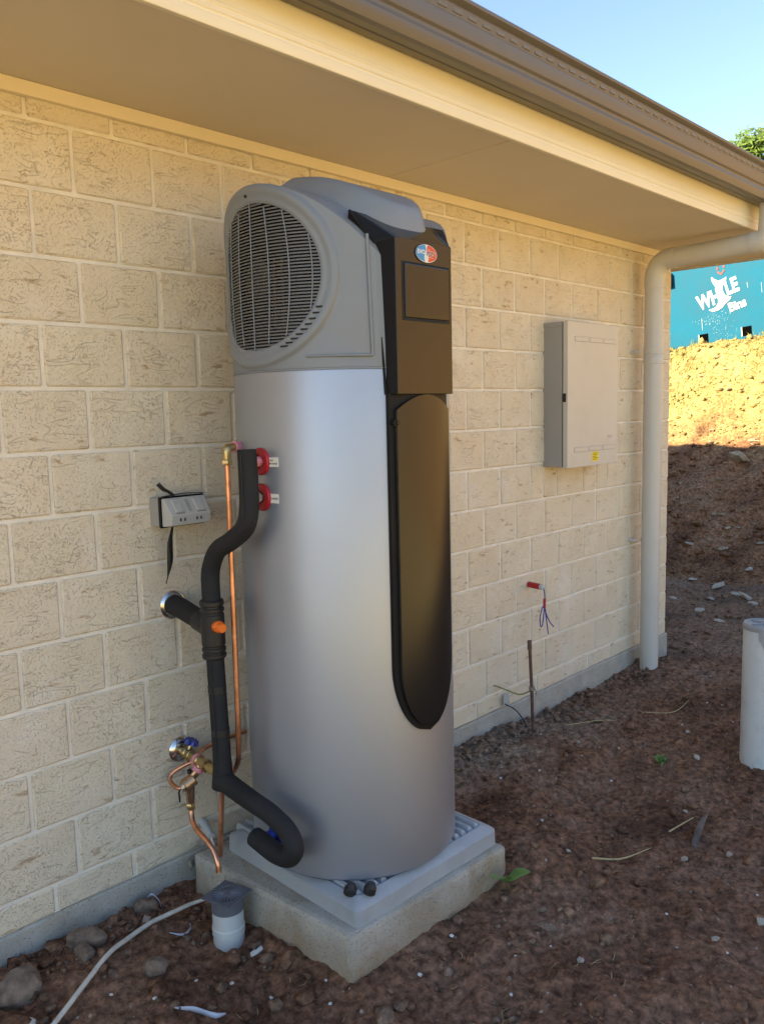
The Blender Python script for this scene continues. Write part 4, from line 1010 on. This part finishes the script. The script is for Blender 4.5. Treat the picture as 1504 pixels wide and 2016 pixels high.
stone('rock', big[2], 'rock', G(-.075, -.315), (.042, .038, .036), 'grey angular rock on the soil, right of the hose', 'rock')
stone('rock', big[3], 'rock', G(-.19, -.145), (.032, .028, .030), 'small dark rock between the hose and the footing', 'rock')
stone('rock', big[1], 'rock', G(.045, -.055), (.034, .030, .028), 'dark stone against the footing under the brass valve', 'rock')
stone('clod', big[3], 'soil', G(.105, -.415), (.034, .030, .026), 'dark soil clod at the foot of the drain riser', 'clod')
stone('clod', big[0], 'soil', G(.19, -.53), (.035, .03, .022), 'grey soil clod beside the left face of the slab', 'clod')
stone('mortar_flake', small[0], 'chip', G(.175, -.43), (.032, .016, .012), 'pale mortar flake between drain riser and slab', 'flake')
stone('mortar_flake', small[1], 'palestone', G(.02, -.10), (.028, .018, .014), 'pale mortar flake under the hose by the footing', 'flake')
stone('mortar_flake', small[2], 'palestone', (.225, -.025, -.03), (.016, .008, .040), 'mortar flake leaning on the footing below the conduit stub', 'flake')
stone('flat_stone', small[3], 'chip', G(2.313, -.245), (.040, .020, .010), 'flat white stone on the soil right of the earth stake', 'stone', rz=.3)
for i, (x, y) in enumerate([(1.815, -.613), (1.946, -.875), (1.917, -.213), (.574, -.795), (1.06, -1.20), (.86, -1.12), (.99, -1.40), (1.32, -1.36), (.73, -1.02), (.62, -.98), (.40, -.83), (.18, -.72), (.05, -.48), (-.02, -.42), (-.13, -.40), (.10, -.58), (.22, -.66), (-.2, -.31), (1.45, -.33), (1.62, -.40), (2.05, -.52), (1.3, -.62), (2.5, -.6), (2.9, -.55), (.5, -1.05)]):
    stone('pebble', small[i % 6], 'chip', G(x, y), random.uniform(.004, .0095), 'small white stone chip lying on the dark soil', 'pebble', 'white stone chips on the soil')
for i, (x, y) in enumerate([(1.02, -1.36), (1.18, -1.42), (.72, -1.12), (1.52, -1.2), (2.42, -.66), (2.2, -.8), (1.75, -.95), (1.15, -.82), (1.4, -1.1), (2.0, -.35), (2.7, -.75)]):
    stone('pebble', small[i % 6], 'palestone', G(x, y), random.uniform(.010, .018), 'tan pebble half sunk in the dark soil', 'pebble', 'tan pebbles in the soil')
def B(x, y): return (x, y, max(float(bank_z(x, y)), gz(x, y)))
for i, (x, y, s) in enumerate([(4.65, .24, .05), (5.15, .10, .085), (4.97, -.02, .06), (5.28, .22, .06), (5.05, .32, .05), (5.5, .45, .09), (5.7, .75, .06), (6.1, .95, .055), (6.3, .7, .05), (5.9, .35, .06), (4.4, .0, .05), (4.9, .55, .05)]):
    stone('stone', small[i % 6], 'palestone', B(x, y), (s, s*random.uniform(.5, .8), s*.5), 'pale angular stone on the earth at the foot of the bank', 'stone', 'pale stones at the foot of the bank')
for i in range(90):
    x, y = random.uniform(6.1, 8.35), random.uniform(-.6, 2.6); s = random.uniform(.02, .07)
    stone('stone', small[i % 6], 'bankstone', B(x, y), (s, s*random.uniform(.5, .9), s*.5), 'pale stone embedded in the cut earth bank', 'stone', 'pale stones in the bank')
stone('rock_slab', small[4], 'bankstone', B(7.05, .9), (.30, .10, .10), 'long pale brown rock ledge in the shaded bank', 'rock', rz=.6)
stone('white_plank', small[5], 'chip', B(7.75, 2.15), (.16, .07, .03), 'white flat offcut on the sunlit bank beside the house corner', 'offcut')

def scatter(name, n, xr, yr, zf, smin, smax, mat, power=2.5, keep=None, flat=.7, tall=0):
    u = rng.random(n); s = smin*(1-u*(1-(smin/smax)**power))**(-1/power)
    x = rng.uniform(*xr, n); y = rng.uniform(*yr, n)
    if keep is not None: k = keep(x, y); x, y, s = x[k], y[k], s[k]
    n = len(x); z = zf(x, y)
    bm = bmesh.new(); bmesh.ops.create_icosphere(bm, subdivisions=1, radius=1); bv = np.array([v.co[:] for v in bm.verts]); bf = np.array([[v.index for v in f.verts] for f in bm.faces]); bm.free()
    V = bv[None]*(1+rng.uniform(-.50, .42, (n, len(bv), 1)))+rng.uniform(-.18, .18, (n, len(bv), 3))
    sc = s[:, None]*rng.uniform(.6, 1.2, (n, 3)); sc[:, 2] *= flat; V = V*sc[:, None, :]
    a = rng.uniform(0, 6.28, n); ca, sa = np.cos(a)[:, None], np.sin(a)[:, None]
    X = V[..., 0]*ca-V[..., 1]*sa; Y = V[..., 0]*sa+V[..., 1]*ca
    V = np.stack([X+x[:, None], Y+y[:, None], V[..., 2]+z[:, None]+.25*s[:, None]], -1).reshape(-1, 3)
    F = (bf[None]+(np.arange(n)*len(bv))[:, None, None]).reshape(-1, 3)
    me = bpy.data.meshes.new(name); me.vertices.add(len(V)); me.vertices.foreach_set('co', V.ravel())
    me.loops.add(F.size); me.loops.foreach_set('vertex_index', F.ravel().astype(np.int32))
    me.polygons.add(len(F)); me.polygons.foreach_set('loop_start', np.arange(0, F.size, 3, dtype=np.int32)); me.update(calc_edges=True)
    return kind(finish(name, me, mat, None, False), 'stuff')
def free(x, y): return ~((x > .20) & (x < .90) & (y > -.765)) & ~(((x-.152)**2+(y+.325)**2) < .055**2) & ~(((x-2.345)**2+(y+1.005)**2) < .09**2) & ~((x < 3.62) & (y > -.012))
o = scatter('soil_crumbs', 13000, (-.7, 3.2), (-1.7, .0), ground_z, .0022, .022, 'soil', 2.3, free); tag(o, 'loose crumbs of dark red soil', 'soil')
o = scatter('dry_crumbs', 2600, (-.7, 3.2), (-1.7, .0), ground_z, .002, .016, 'drysoil', 2.4, free); tag(o, 'paler dried crumbs among the dark soil', 'soil')
o = scatter('soil_crumbs', 3500, (3.0, 6.4), (-1.6, 2.5), ground_z, .006, .035, 'soil', 2.2, lambda x, y: ~((x < 3.64) & (y > -.02))); tag(o, 'loose crumbs of soil past the house corner', 'soil')
o = scatter('bank_rubble', 6500, (5.7, 8.8), (-1, 3.3), bank_z, .008, .05, 'bank', 2.0); tag(o, 'broken clay rubble covering the bank', 'rubble')
def wallline(x, y): return free(x, y) & (y > -.12-.1*np.sin(x*9)**2)
o = scatter('soil_crumbs', 1400, (-.7, 3.1), (-.20, .0), ground_z, .006, .028, 'soil', 2.0, wallline); tag(o, 'soil crumbs banked along the footing', 'soil')

def clodzone(x, y): return free(x, y) & (((x < .95) & (y < -.10)) | (y > -.16)) & ~((x > 1.2) & (y < -.3))
o = scatter('soil_clods', 520, (-.65, 3.0), (-1.15, -.02), ground_z, .009, .030, 'drysoil', 1.9, clodzone); tag(o, 'greyish dried clods heaped round the slab and footing', 'soil')
o = scatter('soil_clods', 260, (-.65, 3.0), (-1.6, -.02), ground_z, .010, .032, 'soil', 1.9, free); tag(o, 'dark red clods strewn over the dug soil', 'soil')
def blades(name, n, xf, zf, lmin, lmax, w, mat, lab, cat, lie=.15, curl=.3):
    V, F = [], []
    for _ in range(n):
        x, y = xf(); z = zf(x, y); a = random.uniform(0, 6.28); l = random.uniform(lmin, lmax); e = random.uniform(0, lie)
        d = Vector((math.cos(a)*math.cos(e), math.sin(a)*math.cos(e), math.sin(e))); s = d.cross(Vector((0, 0, 1)))
        s = s.normalized()*w if s.length > .01 else Vector((w, 0, 0)); p = Vector((x, y, z+.002)); k = d.cross(Vector((0, 0, 1)))*random.uniform(-curl, curl)*l; n_ = len(V)
        V += [p-s, p+s, p+d*l*.5+k-s, p+d*l*.5+k+s, p+d*l+Vector((0, 0, -.3*l*math.sin(e)))]; F += [(n_, n_+1, n_+3, n_+2), (n_+2, n_+3, n_+4)]
    o = kind(mesh_obj(name, V, F, mat), 'stuff'); return tag(o, lab, cat)
def inground():
    while True:
        x, y = random.uniform(-.5, 3.6), random.uniform(-1.6, -.03)
        if bool(free(np.array(x), np.array(y))): return x, y
blades('straw_litter', 420, inground, lambda x, y: gz(x, y)+.003, .012, .05, .0007, 'straw', 'bits of dry straw strewn over the soil', 'straw', .25)
def tuftspot():
    c = random.choice(tufts); return c[0]+random.gauss(0, .09), c[1]+random.gauss(0, .09)
tufts = [(random.uniform(7.7, 8.72), random.uniform(-.8, 2.9)) for _ in range(60)]
blades('bank_grass', 4200, tuftspot, lambda x, y: float(bank_z(x, y))-.01, .04, .16, .003, 'grass', 'dry yellow green grass along the top of the bank', 'grass', 1.4)
blades('bank_grass', 3000, lambda: (8.55-2.2*random.random()**2, random.uniform(-.8, 2.8)), lambda x, y: float(bank_z(x, y)), .03, .12, .002, 'straw', 'dead grass stalks scattered down the bank', 'grass', .5)

# sticks, straws, weeds and scraps one can pick out
def on_ground(pts, h=.006): return [(x, y, gz(x, y)+h) for x, y in pts]
tag(tube('bark_stick', [(1.535, -1.075, gz(1.535, -1.075)-.005), (1.57, -1.07, gz(1.57, -1.07)+.022), (1.63, -1.06, gz(1.63, -1.06)+.034), (1.70, -1.05, gz(1.7, -1.05)+.040)], [.010, .013, .011, .004], 'bark', None, 8), 'dark weathered stick poking up from the soil on the right', 'stick')
tag(tube('straw_stalk', on_ground([(1.174, -.893), (1.28, -.94), (1.398, -.989)], .012), [.0035, .003, .001], 'straw', None, 6), 'long pale straw stalk lying on the soil right of the slab', 'straw')
tag(tube('straw_stalk', on_ground([(1.56, -.975), (1.64, -.98), (1.70, -1.0)], .012), [.003, .003, .002], 'straw', None, 6), 'short straw stalk lying beside the dark stick', 'straw')
tag(tube('straw_stalk', on_ground([(2.50, -.40), (2.62, -.50), (2.85, -.48)], .012), [.002, .002, .001], 'straw', None, 6), 'thin bent stalk lying behind the flat white stone', 'straw')
tag(tube('straw_stalk', on_ground([(2.15, -.20), (2.28, -.30), (2.33, -.36)], .015), [.002, .002, .001], 'straw', None, 6), 'thin grey stalk lying near the earth stake', 'straw')
def leaf(name, base, d, l, w, up_, parent):
    d = Vector(d).normalized(); s = d.cross(Vector((0, 0, 1))).normalized(); V, F = [], []; B0 = Vector(base)
    for i in range(8):
        t = i/7; ww = w*math.sin(math.pi*min(1, t*.92+.08))**.7*(1+.10*math.sin(9*t)); p = B0+d*l*t+Vector((0, 0, up_*math.sin(t*1.9)))
        V += [p-s*ww+Vector((0, 0, .006*math.sin(5*t))), p-Vector((0, 0, .004)), p+s*ww]
    for i in range(7):
        for k in range(2): a = 3*i+k; F.append((a, a+1, a+4, a+3))
    return mesh_obj(name, V, F, 'leaf', parent, True)
wd = empty('broadleaf_weed', (.84, -.775, gz(.84, -.78))); tag(wd, 'two green lobed weed leaves growing against the right side of the slab', 'weed')
wz = gz(.84, -.78)-.012
P_(wd, tube('stem', [(.845, -.785, wz-.01), (.84, -.78, wz+.03)], .0018, 'leaf', wd, 6, straight=True))
P_(wd, leaf('leaf', (.845, -.785, wz+.028), (-1, -.25, .35), .095, .030, .028, wd)); P_(wd, leaf('leaf', (.848, -.79, wz+.028), (.55, -.8, .2), .075, .026, .022, wd))
P_(wd, leaf('leaf', (.842, -.79, wz+.005), (-.2, -1, 0), .03, .006, .004, wd))
tw = empty('seedling', (2.075, -.70, gz(2.075, -.70))); tag(tw, 'tiny green seedling in bare soil beyond the stake', 'weed')
for k in range(16):
    a = k*2.4; d = (math.cos(a), math.sin(a), .35); l = random.uniform(.015, .04)
    P_(tw, leaf('leaf', (2.075+random.gauss(0, .010), -.70+random.gauss(0, .010), gz(2.075, -.70)+.008), d, l, .004, .012, tw))
def scrap(pts, w, lab):
    return tag(band('plastic_scrap', pts, w, (.1, .3, 1), 'ribbon', None, .0006), lab, 'plastic scrap')
scrap(on_ground([(-.11, -.46), (-.08, -.50), (-.05, -.545), (-.02, -.55)], .008), [.004, .014, .014, .004], 'curled pale blue plastic scrap on the soil at the bottom edge')
scrap([(.06, -.03, -.06), (.075, -.045, -.045), (.09, -.06, -.07), (.085, -.08, -.095)], [.004, .006, .006, .003], 'thin pale plastic strip by the footing left of the riser')
scrap(on_ground([(.03, -.21), (.06, -.235), (.09, -.225), (.10, -.20)], .012), [.003, .007, .006, .003], 'small twisted pale plastic strip in front of the riser')
# muddy tub in the corner of the picture
tb = empty('muddy_tub', (-.475, -.20, -.1)); tag(tb, 'muddy white tub rim in the bottom left corner', 'tub'); tb.rotation_euler = (0, 0, R_(28))
bm = bmesh.new(); add_box(bm, (-.10, -.11, -.04), (.075, .06, .030), .024, 3); 
bm_obj('tub', bm, 'hose', tb, 50)
bm = bmesh.new(); add_box(bm, (-.09, -.10, .0), (.063, .049, .036), .016, 2); bm_obj('mud', bm, 'soil', tb, 50)
print('bricks', nb, 'objects', len(bpy.data.objects), 'tris', sum(len(m.polygons) for m in bpy.data.meshes)*2)
